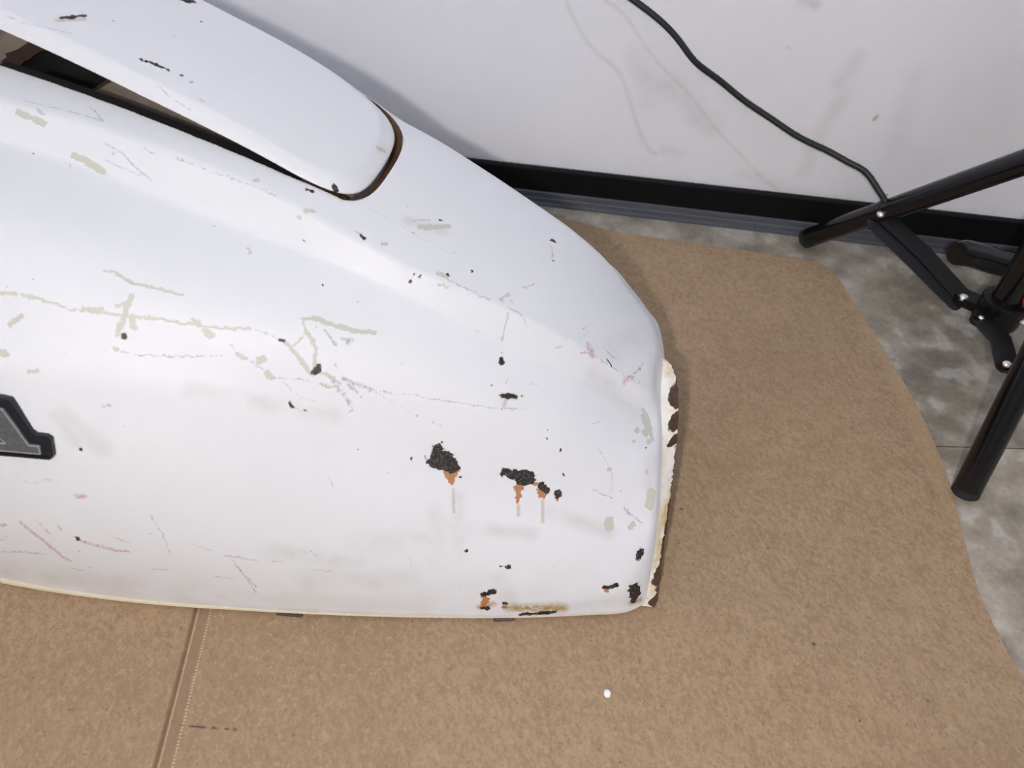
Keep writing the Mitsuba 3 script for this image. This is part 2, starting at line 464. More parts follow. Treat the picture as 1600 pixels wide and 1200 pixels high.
('B', -3610, 6550, 4016, -3474, 6479, 3934, 10.5),
('B', -4673, 7020, 4457, -4492, 6994, 4425, 8.9),
('B', -4492, 6994, 4425, -4312, 6970, 4392, 8.8),
('B', -4312, 6970, 4392, -4130, 6939, 4356, 8.8),
('B', -4130, 6939, 4356, -3949, 6909, 4319, 8.7),
('B', -3373, 7101, 4558, -3283, 7032, 4490, 7.2),
('B', -3223, 7009, 4463, -3087, 6957, 4398, 7.1),
('B', -4255, 6579, 4046, -4223, 6540, 4028, 8.5),
('B', -4787, 7521, 5047, -4727, 7505, 5030, 6.2),
('B', -4649, 7484, 5008, -4432, 7465, 4966, 6.5),
('B', -4432, 7465, 4966, -4232, 7477, 4910, 7.3),
('B', -4037, 6915, 4335, -3944, 6891, 4315, 10.2),
('B', -3906, 6608, 4070, -3815, 6576, 4035, 6.6),
('B', -3815, 6576, 4035, -3693, 6542, 4000, 6.6),
('B', -3693, 6542, 4000, -3572, 6504, 3960, 6.6),
('B', -1826, 4541, 1829, -1785, 4472, 1708, 5.3),
('R', 810, 5822, 2351, 851, 5752, 2287, 35.2),
('R', 723, 5727, 2350, 880, 5772, 2277, 11.1),
('R', 1225, 5678, 1942, 1292, 5736, 1951, 32.2),
('R', 1308, 5743, 1943, 1409, 5896, 1936, 11.0),
('R', 865, 5747, 2273, 1061, 5743, 2122, 6.9),
('R', 1061, 5743, 2122, 1321, 5701, 1907, 7.0),
('R', -638, 5980, 3111, -448, 5936, 3024, 9.1),
('R', -448, 5936, 3024, -219, 5893, 2919, 9.0),
('R', -4187, 4259, 1838, -4137, 4263, 1845, 29.9),
('R', 867, 4727, 1292, 1057, 4695, 1185, 8.6),
('R', 1207, 4653, 1090, 1292, 4590, 1001, 10.0),
('R', 1292, 4590, 1001, 1405, 4539, 931, 9.9),
('R', -3213, 6606, 4099, -3068, 6565, 4055, 7.2),
('R', -2977, 6536, 4024, -2797, 6501, 3976, 5.8),
('R', -2797, 6501, 3976, -2497, 6444, 3892, 5.9),
('R', -2497, 6444, 3892, -2286, 6389, 3821, 6.0),
('R', -3838, 6642, 4118, -3819, 6645, 4123, 9.9),
('R', -4900, 4214, 1460, -4817, 4181, 1289, 20.3),
('R', -4817, 4181, 1289, -4743, 4158, 1144, 21.1),
('R', -4743, 4158, 1144, -4689, 4140, 947, 22.2),
('R', -4689, 4140, 947, -4636, 4131, 859, 23.1),
('R', -4369, 4137, 1239, -4226, 4122, 1177, 21.4),
('R', -4226, 4122, 1177, -4052, 4106, 1105, 21.4),
('R', -4052, 4106, 1105, -3924, 4099, 1091, 21.3),
('R', -3561, 4208, 1584, -3494, 4145, 1346, 6.9),
('R', -3494, 4145, 1346, -3499, 4092, 1104, 7.3),
('R', -3502, 4099, 1142, -3496, 4085, 1066, 6.7),
('R', -4670, 4315, 2034, -4576, 4302, 2000, 7.7),
('R', -4576, 4302, 2000, -4389, 4312, 2047, 7.5),
('R', -4700, 4199, 1495, -4653, 4167, 1311, 8.0),
('R', -4514, 4180, 1466, -4509, 4167, 1393, 7.7),
('R', -3989, 4136, 1301, -3854, 4116, 1211, 7.6),
('R', -3239, 4117, 1211, -3034, 4095, 1111, 6.4),
('R', -2950, 4081, 1048, -2636, 4069, 979, 11.3),
('R', -2478, 4064, 949, -2378, 4068, 954, 6.4),
('R', -4395, 4141, 1257, -4224, 4123, 1182, 7.1),
('R', -4224, 4123, 1182, -4052, 4106, 1105, 7.1),
('R', -5410, 4241, 853, -5166, 4203, 910, 10.3),
('R', -5166, 4203, 910, -4929, 4170, 959, 9.8),
('R', -2066, 4040, 833, -1870, 4036, 802, 6.4),
('R', -3127, 4028, 723, -2934, 4016, 677, 8.3),
('R', -2121, 4875, 2457, -1981, 4862, 2378, 4.4),
('R', 1400, 5755, 1879, 1359, 5693, 1874, 7.3),
('R', -1494, 5688, 3087, -1482, 5685, 3082, 7.7),
('D', -749, 4812, 1893, -777, 4752, 1803, 45.4),
('D', -778, 4737, 1779, -619, 4723, 1712, 57.8),
('D', -674, 4776, 1813, -599, 4747, 1745, 48.4),
('D', -842, 4723, 1776, -729, 4701, 1709, 26.8),
('D', -620, 4704, 1683, -561, 4717, 1688, 33.8),
('D', -79, 4734, 1588, 0, 4726, 1555, 41.3),
('D', 40, 4729, 1550, 186, 4739, 1527, 52.5),
('D', 80, 4702, 1498, 120, 4698, 1481, 45.0),
('D', 133, 4699, 1480, 213, 4714, 1482, 34.7),
('D', 300, 4687, 1417, 355, 4665, 1369, 37.7),
('D', 477, 4656, 1323, 477, 4648, 1311, 36.5),
('D', -78, 5209, 2234, 39, 5227, 2204, 23.8),
('D', -129, 5209, 2253, 104, 5245, 2193, 6.6),
('D', -104, 5483, 2463, -97, 5464, 2445, 24.0),
('D', -1881, 5108, 2711, -1863, 5118, 2718, 34.0),
('D', -1856, 5142, 2747, -1844, 5143, 2745, 18.5),
('D', -3510, 5058, 3213, -3510, 5058, 3213, 18.9),
('D', -2191, 5244, 2987, -2163, 5245, 2978, 13.9),
('D', -2131, 4888, 2479, -2110, 4877, 2454, 18.7),
('D', -2002, 4873, 2403, -1991, 4871, 2396, 6.3),
('D', -3598, 7391, 4695, -3541, 7382, 4674, 14.4),
('D', -3514, 7386, 4665, -3432, 7370, 4635, 16.0),
('D', -3432, 7370, 4635, -3363, 7364, 4612, 16.1),
('D', -3231, 7331, 4563, -3231, 7331, 4563, 14.4),
('D', -1773, 6642, 3766, -1744, 6634, 3742, 19.5),
('D', -1744, 6634, 3742, -1751, 6613, 3719, 19.5),
('D', -3135, 7281, 4523, -3130, 7284, 4521, 9.5),
('D', -3279, 8297, 4690, -3279, 8297, 4690, 11.4),
('D', -3421, 7886, 4702, -3421, 7886, 4702, 10.5),
('D', -3956, 7842, 4878, -3956, 7842, 4878, 10.3),
('D', -4359, 7669, 4977, -4265, 7744, 4960, 21.9),
('D', -4265, 7744, 4960, -4206, 7789, 4948, 22.1),
('D', -3495, 8613, 4788, -3449, 8629, 4772, 40.2),
('D', -2008, 6547, 3776, -1972, 6544, 3764, 19.0),
('D', -960, 5957, 3195, -960, 5957, 3195, 15.2),
('D', -910, 5950, 3176, -910, 5950, 3176, 13.9),
('D', -640, 6032, 3127, -640, 6032, 3127, 18.9),
('D', -1470, 6176, 3496, -1445, 6156, 3480, 16.8),
('D', -746, 6700, 3316, -746, 6700, 3316, 16.1),
('D', -410, 6169, 3074, -410, 6169, 3074, 13.4),
('D', 434, 6985, 2845, 434, 6985, 2845, 15.1),
('D', 452, 6674, 2803, 452, 6674, 2803, 14.2),
('D', 449, 7005, 2839, 478, 6990, 2824, 19.1),
('D', 1012, 5789, 2183, 1069, 5747, 2119, 9.8),
('D', -301, 3956, 454, -205, 3974, 491, 34.7),
('D', -305, 3895, 254, -256, 3898, 263, 22.1),
('D', -76, 3919, 325, -76, 3919, 325, 26.4),
('D', -34, 4124, 753, -34, 4124, 753, 21.6),
('D', -115, 4120, 759, 0, 4121, 744, 7.2),
('D', 1001, 4043, 447, 1049, 4049, 450, 25.5),
('D', 1049, 4049, 450, 1132, 4065, 463, 25.4),
('D', 1386, 4323, 715, 1373, 4289, 680, 31.4),
('D', 1328, 4064, 379, 1356, 4042, 304, 60.2),
('D', 1342, 4024, 281, 1330, 3999, 241, 35.2),
('D', -4009, 4438, 2349, -4009, 4438, 2349, 16.0),
('D', -4384, 4144, 1287, -4381, 4140, 1258, 21.2),
('D', 84, 3873, 164, 349, 3884, 172, 17.9),
('D', 349, 3884, 172, 474, 3893, 183, 17.9),
('D', -4592, 6644, 4124, -4592, 6644, 4124, 8.8),
('D', -3846, 6022, 3861, -3846, 6022, 3861, 8.4),
('D', -4228, 5303, 3657, -4228, 5303, 3657, 7.7),
('D', 1450, 5145, 1471, 1450, 5145, 1471, 10.8),
('D', -2022, 6110, 3491, -2022, 6110, 3491, 8.9),
('D', -104, 5108, 2142, -104, 5108, 2142, 7.9),
('D', -524, 4668, 1601, -524, 4668, 1601, 10.2),
('D', -1011, 5909, 3145, -1005, 5906, 3140, 12.6),
('D', -1825, 5759, 3221, -1825, 5759, 3221, 10.3),
('D', -495, 4199, 950, -468, 4192, 935, 9.9),
('D', -1467, 5018, 2436, -1467, 5018, 2436, 9.5),
('D', 504, 4935, 1716, 504, 4935, 1716, 11.0),
('D', -1031, 4730, 1842, -1012, 4721, 1822, 8.0),
('D', -144, 4806, 1721, -144, 4806, 1721, 8.9),
('D', 362, 5041, 1900, 362, 5041, 1900, 8.1),
('D', 363, 4980, 1828, 363, 4980, 1828, 8.2),
('D', 535, 4779, 1483, 535, 4779, 1483, 8.4),
('D', -878, 4756, 1839, -878, 4756, 1839, 6.7),
('D', -866, 4743, 1814, -866, 4743, 1814, 6.7),
('D', -709, 4852, 1946, -709, 4852, 1946, 8.6),
('O', -640, 4679, 1651, -601, 4683, 1646, 54.0),
('O', -615, 4663, 1619, -615, 4636, 1579, 37.2),
('O', -616, 4632, 1574, -616, 4612, 1545, 20.3),
('O', 47, 4653, 1431, 80, 4656, 1427, 41.5),
('O', 67, 4639, 1405, 67, 4607, 1359, 29.0),
('O', 67, 4599, 1348, 60, 4565, 1303, 15.2),
('O', 301, 4648, 1359, 342, 4631, 1324, 27.9),
('O', 267, 4664, 1392, 308, 4620, 1317, 16.7),
('O', 477, 4623, 1277, 477, 4623, 1277, 23.8),
('O', -289, 3936, 393, -289, 3925, 357, 41.0),
('O', -296, 3925, 357, -305, 3901, 273, 30.1),
('O', 1023, 4028, 418, 1023, 4028, 418, 27.3),
('O', 471, 4623, 1278, 471, 4623, 1278, 14.0),
('O', 186, 4700, 1467, 253, 4695, 1441, 20.8),
('O', -83, 3905, 279, -83, 3905, 279, 25.2),
('O', 1359, 4268, 661, 1359, 4268, 661, 22.6),
('Y', -35, 3900, 259, 260, 3905, 248, 108.9),
('Y', 260, 3905, 248, 557, 3914, 232, 108.1),
('Y', 243, 3902, 240, 487, 3912, 236, 125.0),
('Y', -1801, 10947, 1603, -2120, 11346, 1013, 119.8),
('Y', -97, 5201, 2233, 33, 5226, 2206, 59.5),
('Y', -65, 5178, 2200, -78, 5139, 2166, 39.5),
('Y', 322, 4596, 1281, 323, 4451, 1104, 34.7),
('Y', 1295, 3977, 226, 1409, 4024, 193, 61.4),
('Y', 1372, 4302, 697, 1372, 4302, 697, 59.6),
('Y', -207, 3915, 319, -346, 3903, 283, 67.2),
('Y', -604, 4581, 1499, -601, 4436, 1308, 27.1),
('Y', 67, 4540, 1270, 67, 4475, 1189, 34.4),
('Y', -1410, 7372, 3752, -1363, 7393, 3710, 52.5),
('Y', -4381, 7613, 4975, -4196, 7737, 4938, 50.2),
('Y', -97, 5925, 2883, -97, 5925, 2883, 36.8),
('Y', -41, 4123, 753, -41, 4123, 753, 36.1),
('M', -789, 4418, 1335, -788, 4258, 1104, 178.7),
('M', -788, 4258, 1104, -790, 4109, 845, 185.4),
('M', -560, 4524, 1410, -560, 4334, 1165, 136.4),
('M', -560, 4334, 1165, -562, 4156, 893, 140.2),
('M', -1577, 4176, 1113, -1318, 4196, 1101, 214.9),
('M', -1318, 4196, 1101, -1057, 4216, 1089, 213.0),
('M', -1057, 4216, 1089, -796, 4238, 1073, 211.4),
('M', 884, 5615, 2078, 1105, 5575, 1870, 192.2),
('M', 1105, 5575, 1870, 1326, 5508, 1684, 198.7),
('M', 1109, 5950, 2178, 1492, 6380, 2011, 241.9),
('M', 1585, 6107, 1873, 1573, 5823, 1755, 136.8),
('M', 1573, 5823, 1755, 1570, 5581, 1600, 122.2),
('M', -2153, 4005, 697, -1794, 4006, 695, 248.7),
('M', -1794, 4006, 695, -1437, 4009, 688, 240.9),
('M', -1437, 4009, 688, -1079, 4016, 677, 234.8),
('M', -136, 4042, 628, 0, 3929, 349, 170.6),
('M', 404, 4526, 1171, 713, 4487, 1049, 139.6),
('M', 713, 4487, 1049, 1026, 4445, 927, 140.8),
('M', -1398, 7369, 3739, -1383, 7498, 3755, 106.0),
('M', -5663, 4294, 383, -5251, 4220, 446, 357.1),
('M', -5251, 4220, 446, -4860, 4159, 486, 353.6),
('M', -4860, 4159, 486, -4489, 4112, 502, 348.5),
('M', -4489, 4112, 502, -4132, 4075, 499, 331.9),
('M', -2485, 4109, 1101, -2192, 4100, 1032, 183.1),
('M', -2192, 4100, 1032, -1896, 4090, 964, 182.0),
('M', -1896, 4090, 964, -1596, 4079, 896, 181.1),
('M', -661, 4347, 1206, -377, 4349, 1141, 137.3),
('M', -377, 4349, 1141, -89, 4350, 1078, 137.7),
('M', -89, 4350, 1078, 202, 4350, 1017, 138.2),
('M', -727, 6565, 3284, -1043, 6550, 3413, 124.9),
('M', -4092, 4570, 2671, -3959, 4512, 2511, 153.3),
('M', -3959, 4512, 2511, -3826, 4456, 2345, 156.7),
('M', -2971, 4820, 2744, -2675, 4831, 2643, 145.7),
('M', -2675, 4831, 2643, -2374, 4849, 2533, 147.1),
('M', -2374, 4849, 2533, -2066, 4866, 2420, 149.1),
('M', -2066, 4866, 2420, -1747, 4877, 2312, 151.5),
('M', 1504, 5041, 1380, 1502, 4833, 1200, 149.1),
('M', 1502, 4833, 1200, 1503, 4633, 1011, 143.9),
('M', -4173, 4563, 2679, -4036, 4466, 2427, 116.6),
('M', 697, 3919, 222, 974, 3952, 267, 162.9),
('M', 974, 3952, 267, 1254, 3994, 296, 161.9),
('M', -1367, 7443, 3726, -1367, 7443, 3726, 142.4),
#MARKS_END
]


def mark_ratio(p, rows, cap=30.0):
    """Distance to the nearest stroke of the group as a multiple of its radius."""
    best = mi.Float(cap * cap)
    for r in rows:
        a = [c * 1e-4 for c in r[1:4]]
        d = [(r[4 + k] - r[1 + k]) * 1e-4 for k in range(3)]
        rr = r[7] * 1e-4
        L = sum(c * c for c in d)
        q = [p.x - a[0], p.y - a[1], p.z - a[2]]
        if L > 1e-9:
            t = dr.clip((q[0] * d[0] + q[1] * d[1] + q[2] * d[2]) / L, 0, 1)
            q = [q[k] - t * d[k] for k in range(3)]
        best = dr.minimum(best, (q[0] * q[0] + q[1] * q[1] + q[2] * q[2]) / (rr * rr))
    return dr.sqrt(best)


G = {g: [r for r in MARKS if r[0] == g] for g in 'PGBRDOYM'}


def paint_color(p, n, uv):
    big = fbm(p.x * 9, p.y * 9, p.z * 9)
    c = mix((.640, .658, .682), (.670, .686, .706), big)
    rag = fbm(p.x * 330, p.y * 330, p.z * 330)
    fin = noise(p.x * 1300, p.y * 1300, p.z * 1300)
    def wob(k, o):
        return noise(p.x * k + o, p.y * k, p.z * k) - .5
    pw = mi.Point3f(p.x + .0030 * wob(260, 3) + .0016 * wob(700, 31), p.y + .0030 * wob(260, 57) + .0016 * wob(700, 71), p.z + .0030 * wob(260, 91) + .0016 * wob(700, 13))
    if G['M']:
        m = mark_ratio(p, G['M'], 3)
        st = fbm(p.x * 55, p.y * 55, p.z * 35 + 3)
        c = mix(c, (.46, .45, .42), (1 - smoothstep(0.0, 1.0, m)) * smoothstep(.2, .8, .4 * big + .6 * st) * .50)
    low = 1 - smoothstep(.012, .10, p.z)
    c = mix(c, (.56, .545, .50), low * smoothstep(.25, .75, fbm(p.x * 30, p.y * 30, p.z * 30 + 5)) * .5)
    if G['Y']:
        m = mark_ratio(p, G['Y'], 3)
        c = mix(c, (.33, .225, .075), (1 - smoothstep(.0, 1.0, m)) * smoothstep(.12, .58, .6 * rag + .4 * big) * (.50 + .5 * (1 - smoothstep(.025, .05, p.z))))
    if G['B']:
        m = mark_ratio(p, G['B'], 4)
        c = mix(c, (.25, .28, .42), (1 - smoothstep(.3, 1.5, m)) * smoothstep(.3, .7, fin * .6 + rag * .4) * .7)
    if G['G']:
        m = mark_ratio(pw, G['G'], 4)
        c = mix(c, (.27, .26, .30), (1 - smoothstep(.35, 1.4, m)) * smoothstep(.28, .62, fin * .5 + rag * .5) * .8)
    if G['R']:
        m = mark_ratio(pw, G['R'], 4)
        c = mix(c, (.40, .19, .215), (1 - smoothstep(.3, 1.7, m)) * smoothstep(.30, .60, fin * .5 + rag * .5) * .75)
    if G['P']:
        m = mark_ratio(pw, G['P'], 4)
        thr = .75 + .5 * rag
        c = mix(c, (.49, .485, .42), (1 - smoothstep(thr, thr + .2, m)) * .92)
    if G['O']:
        m = mark_ratio(pw, G['O'], 4)
        thr = .5 + .9 * rag
        oc = mix((.28, .085, .008), (.46, .18, .028), fin)
        c = mix(c, oc, (1 - smoothstep(thr, thr + .3, m)) * .9)
    # pepper of tiny chips over the whole panel
    k = 62.0
    ci, cj, ck = dr.floor(p.x * k), dr.floor(p.y * k), dr.floor(p.z * k)
    ox, oy, oz = (cell_rand(ci + 7 * a, cj, ck + 3 * a) * .6 + .2 for a in (1, 2, 3))
    dd = dr.sqrt(dr.square(p.x * k - ci - ox) + dr.square(p.y * k - cj - oy) + dr.square(p.z * k - ck - oz))
    has = cell_rand(ci, cj, ck + 31)
    rad = dr.select(has < .30, .018 + .05 * dr.square(cell_rand(ci + 5, cj, ck)), 0)
    c = mix(c, (.10, .085, .085), (1 - smoothstep(rad * .7, rad * 1.3 + 1e-4, dd)) * dr.select(has < .30, .8, 0.0))
    if G['D']:
        m = mark_ratio(pw, G['D'], 4)
        thr = .65 + .8 * rag
        halo = (1 - smoothstep(thr, thr + .75, m)) * smoothstep(.35, .7, rag) * .35
        c = mix(c, (.45, .28, .14), halo)
        dc = mix((.014, .011, .010), (.16, .135, .125), smoothstep(.52, .85, fin * .7 + noise(p.x * 700, p.y * 700, p.z * 700) * .3))
        c = mix(c, dc, 1 - smoothstep(thr, thr + .12, m))
    return c


def paint_rough(p, n, uv):
    return .40 + .12 * fbm(p.x * 40, p.y * 40, p.z * 40)


scene['white_paint'] = {'type': 'twosided', 'bsdf': {'type': 'principled', 'base_color': mikit.proc(paint_color), 'roughness': mikit.proc(paint_rough), 'specular': .32}}


def flange_color(p, n, uv):
    rag = fbm(p.x * 260, p.y * 260, p.z * 260)
    big = fbm(p.x * 45, p.y * 45, p.z * 45 + 9)
    c = mix((.80, .78, .72), (.70, .64, .50), smoothstep(.35, .7, big))
    low = 1 - smoothstep(.05, .12, p.z)
    c = mix(c, (.62, .54, .38), low * smoothstep(.3, .6, rag) * .6)
    yel = smoothstep(.45, .9, uv.y + (rag - .5) * .5) * smoothstep(.42, .6, big)
    c = mix(c, (.55, .36, .12), yel * .75)
    grey = smoothstep(.55, .7, fbm(p.x * 120, p.y * 120, p.z * 120 + 3))
    c = mix(c, (.50, .44, .40), grey * .35)
    edge = uv.y + (rag - .5) * .22 + low * .10
    dark = smoothstep(.93, .99, edge)
    for z0, r0 in ((.1535, .0062), (.1415, .0058), (.131, .0035), (.034, .010), (.012, .006)):
        q = dr.sqrt(dr.square((p.z - z0) / r0) + dr.square((uv.y - 1.0) / .48))
        dark = dr.maximum(dark, 1 - smoothstep(.85 + .4 * (rag - .5), 1.0 + .4 * (rag - .5), q))
    return mix(c, mix((.020, .013, .010), (.10, .045, .02), rag), dark)


scene['flange_paint'] = {'type': 'twosided', 'bsdf': {'type': 'principled', 'base_color': mikit.proc(flange_color), 'roughness': .5}}
scene['hem_paint'] = principled((.62, .56, .42), .55)
scene['dark_rust'] = principled(mikit.proc(lambda p, n, uv: mix((.030, .017, .010), (.16, .085, .045), fbm(p.x * 150, p.y * 150, p.z * 150))), .8, .2)
scene['shade_black'] = principled((.012, .011, .011), .7, .2)  # black colour stands for the shadow inside the slit and oval hole
scene['liner'] = principled(mikit.proc(lambda p, n, uv: mix((.20, .165, .13), (.36, .31, .26), fbm(p.x * 60, p.y * 25, p.z * 60))), .8, .2)
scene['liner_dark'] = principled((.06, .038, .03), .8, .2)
scene['badge_black'] = principled((.011, .012, .016), .32, .4)
scene['badge_glint'] = principled((.36, .37, .38), .35, .5)  # lighter grey paints the light caught along the letter bevel
scene['badge_grey'] = principled(mikit.proc(lambda p, n, uv: mix((.085, .09, .094), (.155, .16, .165), fbm(p.x * 300, p.y * 300, p.z * 300))), .38, .5, metallic=.35)
scene['black_metal'] = principled((.004, .004, .005), .14, .5)
scene['black_plastic'] = principled((.0035, .0035, .0045), .38, .3)
scene['rubber'] = principled((.02, .02, .02), .8, .3)
scene['rivet_steel'] = {'type': 'roughconductor', 'material': 'Al', 'alpha': .25}
scene['red_plastic'] = principled((.55, .03, .015), .4)
scene['cord_rubber'] = principled((.008, .012, .012), .5)
scene['tab_metal'] = principled((.09, .075, .075), .45, metallic=.5)
scene['foam'] = principled((.85, .85, .85), .6)


# ------------------------------------------------------------------ the setting: floor slabs, wall, trim
W0, WD = np.array([.081, 1.186]), np.array([.979, -.2038])
WD /= np.linalg.norm(WD)
WN = np.array([-WD[1], WD[0]])                       # out of the room, through the wall


def room(a, b, z):
    """Room coordinates: a along the wall, b into the room."""
    q = W0 + WD * a - WN * b
    return [q[0], q[1], z]


def room_mesh(m):
    v = np.array(m.vertices)
    xy = W0 + v[:, :1] * WD - v[:, 1:2] * WN
    return trimesh.Trimesh(np.c_[xy, v[:, 2]], m.faces[:, ::-1], process=False)


def concrete(p, n, uv):
    a = fbm(p.x * 7, p.y * 7, 1, octaves=4)
    b = fbm(p.x * 34, p.y * 34, 5, octaves=4)
    c = fbm(p.x * 220, p.y * 220, 9)
    col = mix((.205, .180, .143), (.385, .345, .282), smoothstep(.30, .68, .5 * a + .5 * b))
    col = mix(col, (.12, .112, .10), smoothstep(.56, .72, fbm(p.x * 13 + 4, p.y * 13, 2)) * .4)
    col = mix(col, (.50, .49, .46), smoothstep(.60, .75, b) * .4)
    return col * (.86 + .28 * c)


scene['concrete'] = {'type': 'twosided', 'bsdf': {'type': 'principled', 'base_color': mikit.proc(concrete), 'roughness': .62, 'specular': .3}}


def near_concrete(p, n, uv):
    return concrete(p, n, uv) * 1.06


scene['concrete_near'] = {'type': 'twosided', 'bsdf': {'type': 'principled', 'base_color': mikit.proc(near_concrete), 'roughness': .62, 'specular': .3}}
scene['joint_fill'] = principled((.09, .085, .08), .9)
ROOM = Polygon([room(-2.1, -.12, 0)[:2], room(2.3, -.12, 0)[:2], room(2.3, 3.6, 0)[:2], room(-2.1, 3.6, 0)[:2]])


def slab(poly, z0, z1):
    m = trimesh.creation.extrude_polygon(poly, z1 - z0, engine='earcut')
    m.apply_translation([0, 0, z0])
    return m


add('floor', slab(ROOM, -.08, -.05), 'joint_fill')
tag('floor', 'grey mottled concrete floor', kind='structure')
JY0, JY1 = .6325 - .0307 * (-5 - .5718), .6325 - .0307 * (5 - .5718)
add('floor__slab', slab(ROOM.intersection(Polygon([(-5, JY0 + .0012), (5, JY1 + .0012), (5, 9), (-5, 9)])), -.05, 0), 'concrete')
add('floor__slab_001', slab(ROOM.intersection(Polygon([(-5, JY0 - .0012), (5, JY1 - .0012), (5, -9), (-5, -9)])), -.05, .0006), 'concrete_near')

# faint darker streaks and patches on the white wall, in wall coordinates (a, z)
WALL_MARKS = [
#WALL_BEGIN
(-0.0028, 0.3528, 0.001, 0.3441, 0.0067, 0.24),
(0.001, 0.3441, 0.0058, 0.3346, 0.0067, 0.24),
(0.0058, 0.3346, 0.0115, 0.3245, 0.0068, 0.24),
(0.0115, 0.3245, 0.018, 0.3142, 0.0068, 0.24),
(0.018, 0.3142, 0.0251, 0.3041, 0.0068, 0.24),
(0.0251, 0.3041, 0.0327, 0.2945, 0.0069, 0.24),
(0.0327, 0.2945, 0.0407, 0.2857, 0.0069, 0.24),
(0.0407, 0.2857, 0.0488, 0.2783, 0.0069, 0.24),
(0.0488, 0.2783, 0.057, 0.2725, 0.007, 0.24),
(0.057, 0.2725, 0.0651, 0.2678, 0.007, 0.24),
(0.0651, 0.2678, 0.0729, 0.2631, 0.007, 0.24),
(0.0729, 0.2631, 0.0802, 0.2574, 0.007, 0.24),
(0.0802, 0.2574, 0.0871, 0.2496, 0.007, 0.24),
(0.0871, 0.2496, 0.0935, 0.2393, 0.0071, 0.24),
(0.0935, 0.2393, 0.0996, 0.227, 0.0071, 0.24),
(0.0996, 0.227, 0.1055, 0.2133, 0.0071, 0.24),
(0.1055, 0.2133, 0.1115, 0.1987, 0.0072, 0.24),
(0.1115, 0.1987, 0.1175, 0.1838, 0.0072, 0.24),
(0.1175, 0.1838, 0.1237, 0.1691, 0.0073, 0.24),
(0.1237, 0.1691, 0.13, 0.1552, 0.0074, 0.24),
(0.13, 0.1552, 0.1364, 0.1426, 0.0074, 0.24),
(0.1364, 0.1426, 0.1428, 0.132, 0.0075, 0.24),
(0.1428, 0.132, 0.1493, 0.124, 0.0075, 0.24),
(0.1493, 0.124, 0.1558, 0.1192, 0.0075, 0.24),
(0.1558, 0.1192, 0.1622, 0.1182, 0.0076, 0.24),
(0.0544, 0.3571, 0.0702, 0.3494, 0.0052, 0.26),
(0.0702, 0.3494, 0.0833, 0.3401, 0.0052, 0.26),
(0.0833, 0.3401, 0.0942, 0.3296, 0.0052, 0.26),
(0.0942, 0.3296, 0.1037, 0.3183, 0.0053, 0.26),
(0.1037, 0.3183, 0.1126, 0.3067, 0.0053, 0.26),
(0.1126, 0.3067, 0.1215, 0.2953, 0.0053, 0.26),
(0.1215, 0.2953, 0.1312, 0.2844, 0.0054, 0.26),
(0.1312, 0.2844, 0.1418, 0.2741, 0.0054, 0.26),
(0.1418, 0.2741, 0.1531, 0.2644, 0.0054, 0.26),
(0.1531, 0.2644, 0.1652, 0.2549, 0.0054, 0.26),
(0.1652, 0.2549, 0.1777, 0.2451, 0.0055, 0.26),
(0.1777, 0.2451, 0.1907, 0.2345, 0.0055, 0.26),
(0.1907, 0.2345, 0.2039, 0.2222, 0.0055, 0.26),
(0.2039, 0.2222, 0.2174, 0.2083, 0.0056, 0.26),
(0.2174, 0.2083, 0.2313, 0.1937, 0.0056, 0.26),
(0.2313, 0.1937, 0.2456, 0.1793, 0.0056, 0.26),
(0.2456, 0.1793, 0.2606, 0.1652, 0.0057, 0.26),
(0.2606, 0.1652, 0.2767, 0.1508, 0.0057, 0.26),
(0.2767, 0.1508, 0.2948, 0.1353, 0.0057, 0.26),
(0.2948, 0.1353, 0.3147, 0.1184, 0.0058, 0.26),
(0.3147, 0.1184, 0.3356, 0.1013, 0.0058, 0.26),
(0.3356, 0.1013, 0.3562, 0.0855, 0.0059, 0.26),
(0.3562, 0.0855, 0.3751, 0.0723, 0.0059, 0.26),
(0.3751, 0.0723, 0.391, 0.0634, 0.006, 0.26),
(0.391, 0.0634, 0.4025, 0.0601, 0.006, 0.26),
(0.1703, 0.2415, 0.2184, 0.1932, 0.0341, 0.3),
(0.2184, 0.1932, 0.2412, 0.1792, 0.0349, 0.3),
(0.116, 0.277, 0.1436, 0.2179, 0.0395, 0.22),
(0.4143, 0.2654, 0.4293, 0.3054, 0.023, 0.25),
(0.4136, 0.2035, 0.4292, 0.2468, 0.0219, 0.22),
(0.4043, 0.112, 0.4136, 0.2035, 0.0211, 0.22),
(0.3328, 0.3783, 0.351, 0.3754, 0.0162, 0.4),
(0.4826, 0.2142, 0.4846, 0.2197, 0.0049, 0.9),
(0.1772, 0.126, 0.1989, 0.1226, 0.0172, 0.22),
(0.3279, 0.3114, 0.3338, 0.31, 0.0038, 0.3),
(0.5261, 0.1672, 0.5166, 0.285, 0.0302, 0.15),
(0.3088, 0.1, 0.4658, 0.0586, 0.0215, 0.18),
#WALL_END
]


def wall_color(p, n, uv):
    a = (p.x - W0[0]) * WD[0] + (p.y - W0[1]) * WD[1]
    z = p.z
    blo = fbm(a * 6, z * 6, 2, octaves=4)
    c = mix((.745, .755, .79), (.785, .795, .825), blo)
    rag = fbm(a * 60, z * 60, 4)
    for amt in sorted({row[5] for row in WALL_MARKS}):
        best = mi.Float(9)
        for a0, z0, a1, z1, r, _ in (row for row in WALL_MARKS if row[5] == amt):
            dx, dz = a1 - a0, z1 - z0
            t = dr.clip(((a - a0) * dx + (z - z0) * dz) / max(dx * dx + dz * dz, 1e-9), 0, 1)
            best = dr.minimum(best, dr.sqrt(dr.square(a - a0 - t * dx) + dr.square(z - z0 - t * dz)) / r)
        c = mix(c, (.44, .41, .39), (1 - smoothstep(.0, 1.0, best)) * amt * (.35 + 1.0 * rag))
    return c


